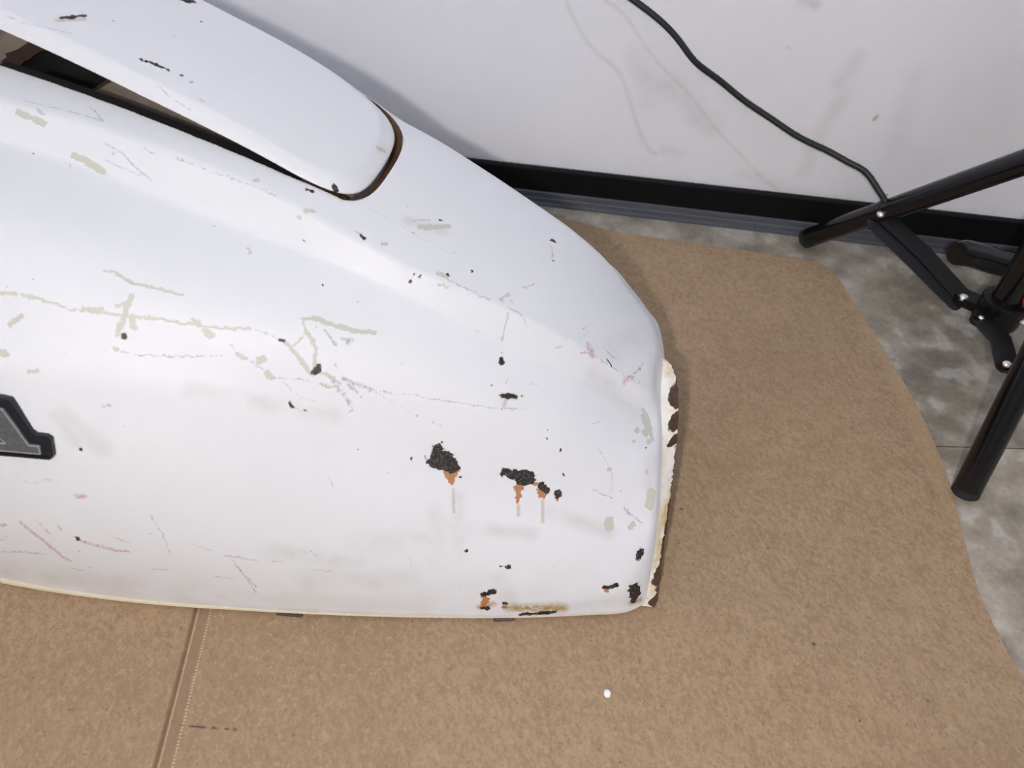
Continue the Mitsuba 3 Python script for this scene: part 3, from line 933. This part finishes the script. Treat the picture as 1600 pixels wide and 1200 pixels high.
scene['wall_paint'] = {'type': 'twosided', 'bsdf': {'type': 'principled', 'base_color': mikit.proc(wall_color), 'roughness': .45, 'specular': .4}}
scene['plain_wall'] = principled((.42, .42, .42), .7)
scene['ceiling_paint'] = principled((.72, .72, .72), .8)
scene['base_rubber'] = principled((.0022, .0022, .003), .6, .2)
scene['threshold_grey'] = principled(mikit.proc(lambda p, n, uv: mix((.055, .062, .075), (.10, .108, .125), fbm(p.x * 20, p.y * 20, p.z * 160))), .4, .5)
add('wall_back', room_mesh(box([-2.1, -.12, .02], [2.3, -.014, 2.42])), 'wall_paint')
tag('wall_back', 'white streaked wall panel above a black base strip', kind='structure')
add('baseboard_back', room_mesh(box([-2.1, -.0138, .027], [2.3, -.001, .0725], .002)), 'base_rubber')
tag('baseboard_back', 'black base strip along the foot of the white wall', kind='structure')
prof = [(-.0138, .0), (.004, 0.0), (.004, .0045), (.0008, .006), (.0008, .014), (-.0008, .0155), (-.0008, .0185), (.0010, .020), (.0010, .0262), (-.0010, .0275), (-.0138, .0275)]
pv = np.array([(a, b, z) for a in (-2.1, 2.3) for b, z in prof])
npf = len(prof)
pf = [(i, (i + 1) % npf, npf + (i + 1) % npf) for i in range(npf)] + [(i, npf + (i + 1) % npf, npf + i) for i in range(npf)]
cap = trimesh.creation.triangulate_polygon(Polygon(prof), engine='earcut')[1]
pf = np.vstack([np.array(pf), cap, cap + npf])
tm = trimesh.Trimesh(pv, pf, process=False)
add('trim_1', room_mesh(tm), 'threshold_grey')
tag('trim_1', 'dark grey ribbed metal strip on the floor below the black base strip', kind='structure')
for nm, lo, hi in (('wall_left', [-2.22, -.12, -.05], [-2.1, 3.6, 2.42]), ('wall_right', [2.3, -.12, -.05], [2.42, 3.6, 2.42]), ('wall_front', [-2.22, 3.6, -.05], [2.42, 3.72, 2.42])):
    add(nm, room_mesh(box(lo, hi)), 'plain_wall')
    tag(nm, 'plain grey wall of the workshop', kind='structure')
add('ceiling', room_mesh(box([-2.22, -.12, 2.42], [2.42, 3.72, 2.5])), 'ceiling_paint')
tag('ceiling', 'plain white ceiling', kind='structure')

# ------------------------------------------------------------------ cardboard sheet
CB_EDGE = [(.0797, 1.1503), (.1187, 1.1347), (.178, 1.1044), (.3276, 1.0678), (.4618, 1.036), (.505, 1.022), (.5156, 1.017), (.5263, .9985), (.5342, .9608), (.5405, .8915), (.5523, .7935), (.5605, .7119), (.5597, .6272),
           (.5528, .5561), (.5357, .474), (.527, .4166), (.5293, .3639), (.533, .3187), (.5443, .2348), (.56, .12), (.57, -.08)]
q = np.array(CB_EDGE)
q = np.concatenate([np.linspace(q[i], q[i + 1], 14)[:-1] for i in range(len(q) - 1)] + [q[-1:]])
q[1:-1] = gaussian_filter1d(q, 4, axis=0, mode='nearest')[1:-1]
q[1:-1] += .0009 * (meshkit.noise(np.c_[q * 90, q[:, 0] * 0])[1:-1, None] - .5)
CB_POLY = Polygon(list(map(tuple, q)) + [(-1.15, -.08), (-1.15, 1.33), (-.55, 1.26)]).buffer(0)
CA = math.atan2(.3458 - .3526, .401 - .2348)          # direction of the creases
cu = np.array([math.cos(CA), -math.sin(CA)])          # across the creases
cv = np.array([math.sin(CA), math.cos(CA)])           # along them
CR1 = float(np.array([-.3492, .318]) @ cu)
PERF = float(np.array([-.3318, .318]) @ cu)
CR2 = float(np.array([.0378, .28]) @ cu)
CR3 = float(np.array([.2626, .285]) @ cu)
us = np.unique(np.round(np.r_[np.arange(-1.25, .75, .004), CR1 + np.arange(-.012, .0121, .0008), CR2 + np.arange(-.008, .0081, .0012), CR3 + np.arange(-.008, .0081, .0014), float(np.array([.2845, .3145]) @ cu) + np.arange(-.012, .0121, .0011)], 5))
vs = np.arange(-.14, 1.5, .004)
UU, VV = np.meshgrid(us, vs, indexing='ij')


def cb_height(u, v):
    xy = u[..., None] * cu + v[..., None] * cv
    p3 = np.concatenate([xy, np.zeros_like(xy[..., :1])], -1)
    h = .0036 + .0012 * (meshkit.fbm(p3 * 9, 3, 2) - .5) + .0004 * (meshkit.fbm(p3 * 60, 2, 5) - .5)
    h = h - .0021 * np.exp(-((u - CR1) / .0019) ** 2) + .0006 * np.exp(-((u - CR1 - .0045) / .0016) ** 2) - .0006 * np.exp(-((u - CR1 - .010) / .006) ** 2)
    g2 = np.clip((.345 - v) / .04, 0, 1)
    h = h - .0005 * g2 * np.exp(-((u - CR2) / .0022) ** 2) + .0002 * np.sin(2 * np.pi * u / .0335) * .5
    h = h - .0006 * np.exp(-((u - CR3) / .0030) ** 2) * np.clip((.40 - v) / .1, 0, 1)
    for (bx, by, amp, sx, sy) in ((.2870, .3150, .0028, .0024, .011), (.2800, .3130, -.0022, .004, .010)):
        h = h + amp * np.exp(-((xy[..., 0] - bx) / sx) ** 2 - ((xy[..., 1] - by) / sy) ** 2)
    return h


def skirt(v, f, down):
    """Close the rim of a sheet: every free edge is drawn down by the function down(vertices)."""
    e = np.vstack([f[:, [0, 1]], f[:, [1, 2]], f[:, [2, 0]]])
    key = np.sort(e, 1)
    _, first, cnt = np.unique(key, axis=0, return_index=True, return_counts=True)
    e = e[first[cnt == 1]]
    rim, inv = np.unique(e, return_inverse=True)
    inv = inv.reshape(e.shape)
    rows = down(rim)
    vv, ff = [], []
    base = 0
    k = len(rim)
    for a in rows:
        vv.append(a)
    for r in range(len(rows) - 1):
        a, b = inv[:, 0] + r * k, inv[:, 1] + r * k
        ff.append(np.c_[a, a + k, b])
        ff.append(np.c_[b, a + k, b + k])
    return np.vstack(vv), np.vstack(ff)


uv_xy = (UU[..., None] * cu + VV[..., None] * cv).reshape(-1, 2)
cxy, cf = clip_faces(uv_xy, grid_faces(len(us), len(vs)), CB_POLY, .004)
cz = cb_height(cxy @ cu, cxy @ cv)
cvv, cf, _ = compact(np.c_[cxy, cz], cf)
sv, sf = skirt(cvv, cf, lambda rim: [cvv[rim], cvv[rim] - [0, 0, .0006], np.c_[cvv[rim][:, :2], np.full(len(rim), .0007)]])
CBM = trimesh.Trimesh(cvv, cf, process=False)


def cardboard(p, n, uv):
    u, v = p.x * cu[0] + p.y * cu[1], p.x * cv[0] + p.y * cv[1]
    big = fbm(p.x * 5, p.y * 5, 3)
    mid = fbm(p.x * 38, p.y * 45, 1, octaves=3)
    w1 = fbm((u + .5 * v) * 230, (v - .5 * u) * 130, 7)
    w2 = fbm((u - .3 * v) * 480, (v + .3 * u) * 380, 5)
    fine = noise(p.x * 1100, p.y * 1100, 2)
    c = mix((.292, .199, .118), (.388, .274, .173), smoothstep(.28, .72, .16 * mid + .38 * w1 + .30 * w2 + .16 * fine))
    c = mix(c, (.27, .185, .112), smoothstep(.45, .75, big) * .35)
    c = mix(c, (.56, .43, .30), smoothstep(.62, .78, fbm(u * 300, v * 210, 12)) * .22)
    fib = noise(p.x * 900, p.y * 380, 3) * noise(p.x * 500 + 9, p.y * 800, 6)
    c = mix(c, (.16, .10, .06), smoothstep(.60, .72, fib) * .6)
    # crease shade and bright rim painted on, perforation dots, pen dashes
    cr = dr.exp(-dr.square((u - CR1) / .0021))
    c = mix(c, (.15, .092, .05), cr * .75)
    c = mix(c, (.58, .44, .31), dr.exp(-dr.square((u - CR1 - .0042) / .0007)) * .6)
    band = smoothstep(CR1 + .004, CR1 + .006, u) * (1 - smoothstep(PERF - .004, PERF + .004, u))
    c = mix(c, (.22, .148, .09), band * .5)
    dots = smoothstep(.3, .8, dr.sin(v * 2 * math.pi / .0034) * .5 + .5) * dr.exp(-dr.square((u - PERF) / .0011))
    c = mix(c, (.62, .50, .38), dots * .75)
    c = mix(c, (.25, .165, .10), dr.exp(-dr.square((u - CR2) / .0018)) * .35 * (1 - smoothstep(.30, .345, v)))
    dx = (p.x + .3354) / .0594
    dash = dr.exp(-dr.square((p.y - (.2749 - .0043 * dx)) / .0011)) * smoothstep(.30, .5, noise(dx * 13, 4)) * smoothstep(0, .02, dx) * (1 - smoothstep(.98, 1.05, dx))
    c = mix(c, (.07, .05, .04), dash * .9)
    dx2 = (p.x + .452) / .045
    dash2 = dr.exp(-dr.square((p.y - .2905) / .0012)) * smoothstep(.6, .75, noise(dx2 * 9, 7)) * smoothstep(0, .02, dx2) * (1 - smoothstep(.98, 1.05, dx2))
    c = mix(c, (.15, .095, .06), dash2 * .6)
    for (x, y, r) in ((.3254, .3595, .0026), (.4258, .2989, .0016), (.2087, .5323, .0022), (.350, .2790, .0012), (.105, .24, .0012)):
        d = dr.sqrt(dr.square(p.x - x) + dr.square(p.y - y)) / r
        c = mix(c, (.10, .07, .06), (1 - smoothstep(.6, 1.1, d)) * .8)
    ed = smoothstep(.525, .548, p.x) * smoothstep(.30, .5, p.y)
    return mix(c, (.50, .37, .22), ed * .25)


def card_bump(p, n, uv):
    u, v = p.x * cu[0] + p.y * cu[1], p.x * cv[0] + p.y * cv[1]
    return .00045 * fbm(u * 110, v * 60, 1) + .00020 * fbm(p.x * 420, p.y * 420, 2)


scene['cardboard_paper'] = {'type': 'twosided', 'bsdf': {'type': 'bumpmap', 'arbitrary': mikit.proc(card_bump, 4e-4), 'scale': 1.0,
                                                        'bsdf': {'type': 'principled', 'base_color': mikit.proc(cardboard), 'roughness': .75, 'specular': .2}}}
scene['cut_paper'] = principled(mikit.proc(lambda p, n, uv: mix((.40, .29, .18), (.60, .47, .32), fbm(p.x * 300, p.y * 300, p.z * 600))), .8, .2)
add('cardboard_sheet__face', CBM, 'cardboard_paper', 40)
add('cardboard_sheet__cut_edge', trimesh.Trimesh(sv, sf, process=False), 'cut_paper', False)
tag('cardboard_sheet__cut_edge', 'pale cut edge')
tag('cardboard_sheet', 'large flattened brown cardboard sheet with a pressed crease, lying under the white hood', 'cardboard')

# ------------------------------------------------------------------ the hood
hv = HOOD.reshape(-1, 3).copy()
hf = grid_faces(NI, NT)
JP = np.broadcast_to(jpar, (NI, NT)).ravel()
band = (JP > 5.2) & (JP < 10.8) & (hv[:, 0] > .25)
xy, hf2 = clip_faces(hv[:, :2], hf, HOLE_POLY, .0032, inside=False, band=band)
hv[:, 2] += (deck_z(xy[:, 0]) - deck_z(hv[:, 0])) * band
hv[:, :2] = xy
hv2, hf2, used = compact(hv, hf2)
# normals from the uncut panel
full = trimesh.Trimesh(W(HOOD).reshape(-1, 3), hf, process=False)
scene['hood__panel'] = mikit.ply(trimesh.Trimesh(W(hv2), hf2, process=False), 'white_paint', smooth=True)
tag('hood', 'white painted vehicle hood with rust chips and scratches, lying on the cardboard sheet', 'hood')
tag('hood__panel', 'scratched white sheet metal with rust chips')

# hem along the near and far bottom edges
for k, col in enumerate((0, NT - 1)):
    e = W(HOOD[:, col])
    e = e[np.r_[np.arange(0, NI, 4), NI - 1]]
    e = spline(e[np.linspace(0, len(e) - 1, 60).astype(int)], 160)
    sr = np.linspace(0, 1, len(e))
    e[:, 2] = np.interp(sr, [0, .45, .7], [.0100, .0100, .0088])
    e[:, 1] += (.002 if k == 0 else -.002) * np.clip(1 - sr * 1.6, 0, 1)
    add('hood__hem' + ('' if k == 0 else '_001'), tube(e, np.interp(sr, [0, .35, .7], [.0016, .0022, .0040]), 8), 'hem_paint', 40)
tag('hood__hem', 'cream folded bottom edge')


def strip(a, b, n, th=.0012):
    """A thin plate between two 3D curves given as arrays of points, n quads across; uv.y runs from a to b."""
    m = len(a)
    t = np.linspace(0, 1, n + 1)[None, :, None]
    v = (a[:, None] * (1 - t) + b[:, None] * t)
    uvv = np.stack(np.broadcast_arrays(np.linspace(0, 1, m)[:, None], t[..., 0]), -1)
    return trimesh.Trimesh(v.reshape(-1, 3), grid_faces(m, n + 1), process=False), uvv.reshape(-1, 2)


inner = np.array([(-.029, -.2205, .010), (-.0275, -.2, .042), (-.0245, -.176, .077), (-.020, -.150, .105), (-.0125, -.11, .1335), (-.006, -.078, .146), (-.001, -.055, .153), (.004, -.028, .159), (.007, .004, .162), (.009, .014, .163)])
inner = inner + [.004, .0, -.001]
outer = np.array([(-.0435, -.2155, .0055), (-.0425, -.195, .030), (-.040, -.174, .049), (-.037, -.146, .076), (-.0332, -.1165, .099), (-.0272, -.072, .132), (-.0192, -.033, .1535), (-.0105, -.008, .162), (-.003, .006, .1635), (.006, .0135, .163)])
inner, outer = spline(inner, 220), spline(outer, 220)
jag = (meshkit.fbm(np.c_[outer[:, 2:] * 160, outer[:, 1:2] * 160, outer[:, :1] * 0], 3, 4) - .5) * np.interp(outer[:, 2], [.02, .10, .16], [.0046, .0026, .0008])
outer = outer + (outer - inner) / np.linalg.norm(outer - inner, axis=1, keepdims=True) * jag[:, None]
fm, fuv = strip(W(inner), W(outer), 14)
scene['hood__front_flange'] = mikit.ply(fm, 'flange_paint', smooth=True, uv=fuv)
tag('hood__front_flange', 'cream lip with rusted outer edge')
fl2 = W(outer).copy(); fl2[:, 2] -= .0022
fm2, _ = strip(W(outer), fl2, 1)
add('hood__front_flange__edge', fm2, 'dark_rust', True)

# the raised scoop panel
sg_s = np.arange(.326, SC_REAR + .004, .002)
sg_w = np.arange(-.084, .116, .002)
SS, SW = np.meshgrid(sg_s, sg_w, indexing='ij')
sxy, sfc = clip_faces(np.c_[SS.ravel(), SW.ravel()], grid_faces(len(sg_s), len(sg_w)), SCOOP_POLY, .002)
sxy, sfc, _ = compact(sxy, sfc)
RR = .0125


def scoop_z(xy, d):
    th = np.interp(xy[:, 0], [.33, .36, .45, .6], [.008, .010, .0125, .0135])
    ed = np.clip(RR - d, 0, RR)
    w = (xy[:, 1] - .015) / .09
    return deck_z(xy[:, 0]) + scoop_lift(xy[:, 0]) + th - (.25 * (RR - np.sqrt(np.maximum(RR ** 2 - ed ** 2, 0))) + .55 * ed) * th / RR + .004 * (1 - w ** 2)


dist = shapely.distance(shapely.points(sxy), SCOOP_POLY.exterior)
sz = scoop_z(sxy, dist)
SV = np.c_[sxy, sz]


def scoop_down(rim):
    r = SV[rim]
    c = np.array([np.interp(r[:, 0], [.33, .40, SC_REAR], [.37, .42, .9]), np.full(len(r), .012)]).T
    inw = c - r[:, :2]
    inw[r[:, 0] > .42, 0] = 0
    inw /= np.linalg.norm(inw, axis=1, keepdims=True)
    lo = deck_z(r[:, 0]) + scoop_lift(r[:, 0])
    drop = r[:, 2] - lo
    rows = [r]
    for k, (i, z) in enumerate([(-.0006, .35), (.0002, .7), (.0022, .92), (.005, 1.0), (.010, 1.0)]):
        rows.append(np.c_[r[:, :2] + inw * i, r[:, 2] - drop * z])
    return rows


kv, kf = skirt(SV, sfc, scoop_down)
SCM = trimesh.Trimesh(W(np.vstack([SV, kv])), np.vstack([sfc, kf + len(SV)]), process=False)
SCM.merge_vertices(digits_vertex=6)
scene['hood__scoop'] = mikit.ply(SCM, 'white_paint', smooth=50)
tag('hood__scoop', 'raised scoop panel with rolled lip and open side slit')

# gutter around the opening under the scoop, and the liner seen through the slit
hr = np.array(HOLE_POLY.exterior.coords)
hr = hr[:-1]
keep = hr[:, 0] < .944
i0 = int(np.argmin(keep))
hr = np.roll(hr, -i0 - 1, axis=0)
hr = hr[hr[:, 0] < .944]
hl = LineString(hr)
hr = np.array([hl.interpolate(t, normalized=True).coords[0] for t in np.linspace(0, 1, 500)])
tang = np.gradient(hr, axis=0)
tang /= np.linalg.norm(tang, axis=1, keepdims=True)
inw = np.stack([-tang[:, 1], tang[:, 0]], -1)
if not HOLE_POLY.contains(Point(hr[250] + inw[250] * .003)):
    inw = -inw
dz = deck_z(hr[:, 0])
endw = np.clip((.40 - hr[:, 0]) / .03, 0, 1)
gd = np.interp(hr[:, 0], [.34, .42], [1.0, .45])
rows = [np.c_[hr - inw * .001, dz - .0004], np.c_[hr + inw * .001, dz - .003 * gd], np.c_[hr + inw * .004, dz - .0075 * gd], np.c_[hr + inw * .0135, dz - .009 * gd], np.c_[hr + inw * .0155, dz - .016]]
for nm, sel, mat in (('hood__gutter', hr[:, 0] >= .385, 'shade_black'), ('hood__gutter_001', hr[:, 0] <= .3875, 'dark_rust')):
    idx = np.nonzero(sel)[0]
    groups = np.split(idx, np.nonzero(np.diff(idx) > 1)[0] + 1)
    ms = []
    for gk in groups:
        R = np.stack([r[gk] for r in rows], 1)
        ms.append(trimesh.Trimesh(W(R.reshape(-1, 3)), grid_faces(len(gk), len(rows)), process=False))
    add(nm, trimesh.util.concatenate(ms), mat, 50)
tag('hood__gutter', 'channel under the scoop slit with its shade painted black')
tag('hood__gutter_001', 'rusty brown gap at the scoop end')
lg_s, lg_w = np.arange(.35, .95, .004), np.arange(-.10, .118, .004)
LS, LW = np.meshgrid(lg_s, lg_w, indexing='ij')
oval = Polygon([(.715 + .046 * math.cos(t), .020 + .060 * math.sin(t)) for t in np.linspace(0, 2 * math.pi, 60)[:-1]])
lf = grid_faces(len(lg_s), len(lg_w))
lxy, lf = clip_faces(np.c_[LS.ravel(), LW.ravel()], lf, oval, .004, inside=False)
ldist = shapely.distance(shapely.points(lxy), oval)
lz = deck_z(lxy[:, 0]) - .028 - .020 * np.clip((lxy[:, 0] - .4) / .2, 0, 1) - .010 * np.exp(-(ldist / .014) ** 2) + .010 * meshkit.fbm(np.c_[lxy * [14, 30], lxy[:, :1] * 0], 3, 8)
lv, lf, _ = compact(np.c_[lxy, lz], lf)
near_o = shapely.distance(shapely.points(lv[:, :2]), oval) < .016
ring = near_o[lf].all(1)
a1, a2, _ = compact(lv, lf[~ring])
add('hood__liner', trimesh.Trimesh(W(a1), a2, process=False), 'liner', 50)
tag('hood__liner', 'brown grey inner panel seen through the slit')
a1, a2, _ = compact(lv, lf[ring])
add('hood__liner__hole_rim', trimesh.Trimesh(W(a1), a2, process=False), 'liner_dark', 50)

ob = np.array(oval.buffer(.003).exterior.coords)[:-1]
oz = deck_z(ob[:, 0]) - .0265 - .020 - .006
R = np.stack([np.c_[ob, oz], np.c_[ob * .9 + ob.mean(0) * .1, oz - .022], np.c_[ob * .6 + ob.mean(0) * .4, oz - .036], np.c_[ob * .02 + ob.mean(0) * .98, oz - .040]], 1)
R = np.concatenate([R, R[:1]], 0)
add('hood__liner__added_bowl', trimesh.Trimesh(W(R.reshape(-1, 3)), grid_faces(len(R), 4), process=False), 'shade_black', True)  # bowl added below the oval hole so it looks black
tag('hood__liner__added_bowl', 'added black bowl that makes the oval hole dark')

# letter badge on the side
EP, EN, EX, EY = (np.array(a) for a in ((-.4487, .4443, .2457), (.0164, -.9391, .3433), (.993, -.0247, -.1151), (.1166, .3428, .9321)))


def badge(poly, z0, z1, bev):
    """A prism of the outline with a chamfered top edge."""
    if hasattr(poly, 'geoms'):
        return trimesh.util.concatenate([badge(g, z0, z1, bev) for g in poly.geoms if g.area > 1e-7])
    ms = [trimesh.creation.extrude_polygon(poly, z1 - z0 - bev, engine='earcut')]
    ms[0].apply_translation([0, 0, z0])
    a = poly.buffer(-1e-5)
    steps = 3
    for k in range(steps):
        b = poly.buffer(-bev * (k + 1) / steps, join_style=1)
        if b.is_empty or hasattr(b, 'geoms'):
            continue
        m = trimesh.creation.extrude_polygon(b, bev / steps, engine='earcut')
        m.apply_translation([0, 0, z1 - bev + bev * k / steps])
        ms.append(m)
    m = trimesh.util.concatenate(ms)
    v = m.vertices
    return trimesh.Trimesh(EP + v[:, :1] * EX + v[:, 1:2] * EY + v[:, 2:] * EN, m.faces, process=False)


CX = -.026


def mirrored(pts):
    return Polygon(list(pts) + [(2 * CX - x, y) for x, y in reversed(pts)])


A_base = mirrored([(-.0130, .0468), (-.0049, .0452), (-.0015, .039), (.0092, .0145), (.0125, .0115), (.0221, .0106), (.0258, .0075), (.0258, -.0100), (.0215, -.0152), (-.02, -.0152)]).buffer(-.0012).buffer(.0012)
A_pl = A_base.buffer(-.0028)
A_face = mirrored([(-.0115, .0359), (.0057, -.0001), (.0148, -.0003), (.0147, -.0094), (-.018, -.0092)]).difference(mirrored([(-.0235, .0072), (-.0160, .0000)]).buffer(.0004))
rim_ = A_base.difference(A_pl)
add('hood__letter_badge', badge(A_base, -.006, .0030, .0008), 'badge_black')
add('hood__letter_badge__rim', trimesh.util.concatenate([badge(rim_, .0028, .0052, .0008)]), 'badge_black')
add('hood__letter_badge__letter_face', badge(A_face, .0028, .0054, .0010), 'badge_grey')
_edge = A_face.difference(A_face.buffer(-.0009))
add('hood__letter_badge__letter_edge', badge(_edge, .0030, .0058, .0003), 'badge_glint')
tag('hood__letter_badge', 'black raised letter A badge')
tag('hood__letter_badge__letter_face', 'worn grey face of the letter A')

# small dark tabs under the bottom edge
for k, (x0, x1, y0, y1) in enumerate(((-.2605, -.2318, .3940, .3912), (-.0205, .002, .3865, .3872))):
    m = box([0, -.0010, 0], [math.hypot(x1 - x0, y1 - y0), .0055, .0042], .0008)
    m.apply_transform(trimesh.transformations.rotation_matrix(math.atan2(y1 - y0, x1 - x0), [0, 0, 1]))
    m.apply_translation([x0, y0 - .001, .0042])
    add('hood__tab' + ('' if k == 0 else '_001'), m, 'tab_metal')
tag('hood__tab', 'dark metal tab under the bottom edge')

# ------------------------------------------------------------------ tripod stand
F1, F2, F3 = np.array([.561, .549, .0]), np.array([.497, 1.071, .0]), np.array([.985, .79, .0])
AXIS = np.array([.69, .817])
T1, T2, T3 = np.array([.67, .78, .60]), np.array([.69, .817, .35]), np.array([.715, .817, .40])
TUBE_R = .0165
for k, (f, t) in enumerate(((F1, T1), (F2, T2), (F3, T3))):
    d = (t - f) / np.linalg.norm(t - f)
    f = f + [0, 0, TUBE_R * math.sqrt(1 - d[2] ** 2) + .0008]
    key = 'tripod_stand__leg' + ('' if k == 0 else '_%03d' % k)
    add(key, tube(np.array([f + d * .012, f + d * .0125, f + (t - f) * .5, t]), [TUBE_R * .97, TUBE_R, TUBE_R, TUBE_R], 28), 'black_metal', 40)
    prof = [(.0, .55), (.001, .8), (.004, .98), (.013, .99)]
    add(key + '__end_cap', tube(np.array([f + d * a for a, _ in prof]), [TUBE_R * b for _, b in prof], 28), 'rubber', 40)
add('tripod_stand__column', tube(np.array([[*AXIS, .046], [*AXIS, .05], [*AXIS, .5], [*AXIS, 1.15]]), [.019, .0205, .0205, .0205], 28), 'black_metal', 40)


def collar(z0, z1, r):
    prof = [(z0, r * .8), (z0 + .002, r * .97), (z0 + .004, r), (z1 - .004, r), (z1 - .002, r * .97), (z1, r * .8)]
    return tube(np.array([[*AXIS, z] for z, _ in prof]), [a for _, a in prof], 28)


add('tripod_stand__collar', collar(.056, .100, .031), 'black_plastic', 40)
add('tripod_stand__collar_001', collar(.34, .40, .026), 'black_plastic', 40)


def bar(a, b, w, th, up=(0, 0, 1), bend=0.0):
    """A flat channel from a to b with rounded ends."""
    a, b = np.array(a, float), np.array(b, float)
    L = np.linalg.norm(b - a)
    x = (b - a) / L
    z = np.array(up, float) - x * (np.array(up) @ x)
    z /= np.linalg.norm(z)
    y = np.cross(z, x)
    cen = LineString([(0, 0), (L * .5, bend), (L, 0)])
    poly = cen.buffer(w / 2, quad_segs=8)
    m = trimesh.creation.extrude_polygon(poly, th, engine='earcut')
    v = m.vertices
    return trimesh.Trimesh(a + v[:, :1] * x + v[:, 1:2] * y + (v[:, 2:] - th / 2) * z, m.faces, process=False)


B2a, B2b = np.array([.6534, .85, .0719]), np.array([.559, .982, .124])
B1a, B1b = np.array([.6561, .80, .0773]), np.array([.6065, .66, .128])
B3a, B3b = np.array([.715, .815, .075]), np.array([.905, .798, .105])
upv = np.array([-.3, -.5, .8])
add('tripod_stand__brace', bar(B2a, B2b, .022, .008, upv, -.004), 'black_plastic')
add('tripod_stand__brace_001', bar(B2a + [-.008, -.004, -.010], B2b + [-.010, -.004, -.012], .016, .006, upv), 'black_plastic')
add('tripod_stand__brace_002', bar(B1a, B1b, .024, .007, (-.35, -.5, .8), .008), 'black_plastic')
add('tripod_stand__brace_003', bar(B3a, B3b, .022, .012, (0, -.3, 1)), 'black_plastic')
add('tripod_stand__leg__bracket', bar(B1b, [.628, .655, .128], .020, .014, (-.35, -.5, .8)), 'black_plastic')
# arms that join the collar to the braces
for k, p in enumerate((B2a, B1a, B3a)):
    c = np.array([*AXIS, p[2]])
    add('tripod_stand__collar__arm' + ('' if k == 0 else '_%03d' % k), bar(c, p, .026, .014, (0, 0, 1)), 'black_plastic')


def rivet(p, r):
    m = trimesh.creation.icosphere(2, r)
    m.apply_scale([1, 1, .75])
    m.apply_translation(p)
    return m


tocam = lambda p, k: np.array(p) + (EYE - p) / np.linalg.norm(EYE - p) * k
for k, (p, r, off) in enumerate(((B2b, .0062, .018), (B2a, .0070, .008), ((.6561, .80, .0773), .0046, .010), (B1b, .0056, .008), ((.7089, .79, .0792), .0055, .004))):
    add('tripod_stand__rivet' + ('' if k == 0 else '_%03d' % k), rivet(tocam(np.array(p), off), r), 'rivet_steel', True)
tag('tripod_stand__rivet', 'silver rivet')
rk = trimesh.creation.icosphere(2, .011)
rk.apply_scale([1, .8, 1.25])
rk.apply_translation([.706, .795, .115])
add('tripod_stand__knob', rk, 'red_plastic', True)
tag('tripod_stand__knob', 'red knob')
# folded foot of another stand lying behind the column
ft = tube(spline([(.672, .935, .086), (.70, .945, .078), (.74, .95, .062), (.80, .955, .045), (.90, .96, .03)], 20), np.r_[.0175, np.full(19, .0200)], 20)
add('tripod_stand__strut', ft, 'black_metal', 40)
tag('tripod_stand', 'black tubular tripod stand with silver rivets on the concrete beside the cardboard', 'tripod stand')

# ------------------------------------------------------------------ cord and foam bead
CORD = [(.566, .976, .132), (.5571, .982, .1480), (.5490, .991, .1570), (.5410, 1.0, .1655), (.5330, 1.009, .1735), (.5235, 1.018, .1790), (.5100, 1.027, .1825), (.4800, 1.044, .1920), (.4336, 1.06, .2073), (.3890, 1.076, .229), (.3431, 1.09, .2529), (.3010, 1.098, .281), (.2639, 1.10, .3062), (.2400, 1.105, .331),
        (.2169, 1.11, .3519), (.1693, 1.12, .3827), (.1139, 1.13, .4166), (.02, 1.14, .50), (-.02, 1.15, .7)]
add('power_cord', tube(spline(CORD, 160), .0046, 12), 'cord_rubber', True)
tag('power_cord', 'black power cord hanging in front of the white wall down to the tripod leg', 'cord')
lp = spline([(.553, .972, .137), (.5455, .972, .146), (.548, .976, .156), (.556, .98, .160)], 24)
add('power_cord__tie', tube(lp, .0008, 6), 'cord_rubber', True)
bead = trimesh.creation.icosphere(3, .0038)
bead.apply_transform(np.diag([1.0, 1.15, .9, 1]))
bead.apply_translation([.0978, .3052, .0070])
add('foam_bead', bead, 'foam', True)
tag('foam_bead', 'tiny white foam bead on the cardboard below the hood', 'bead')
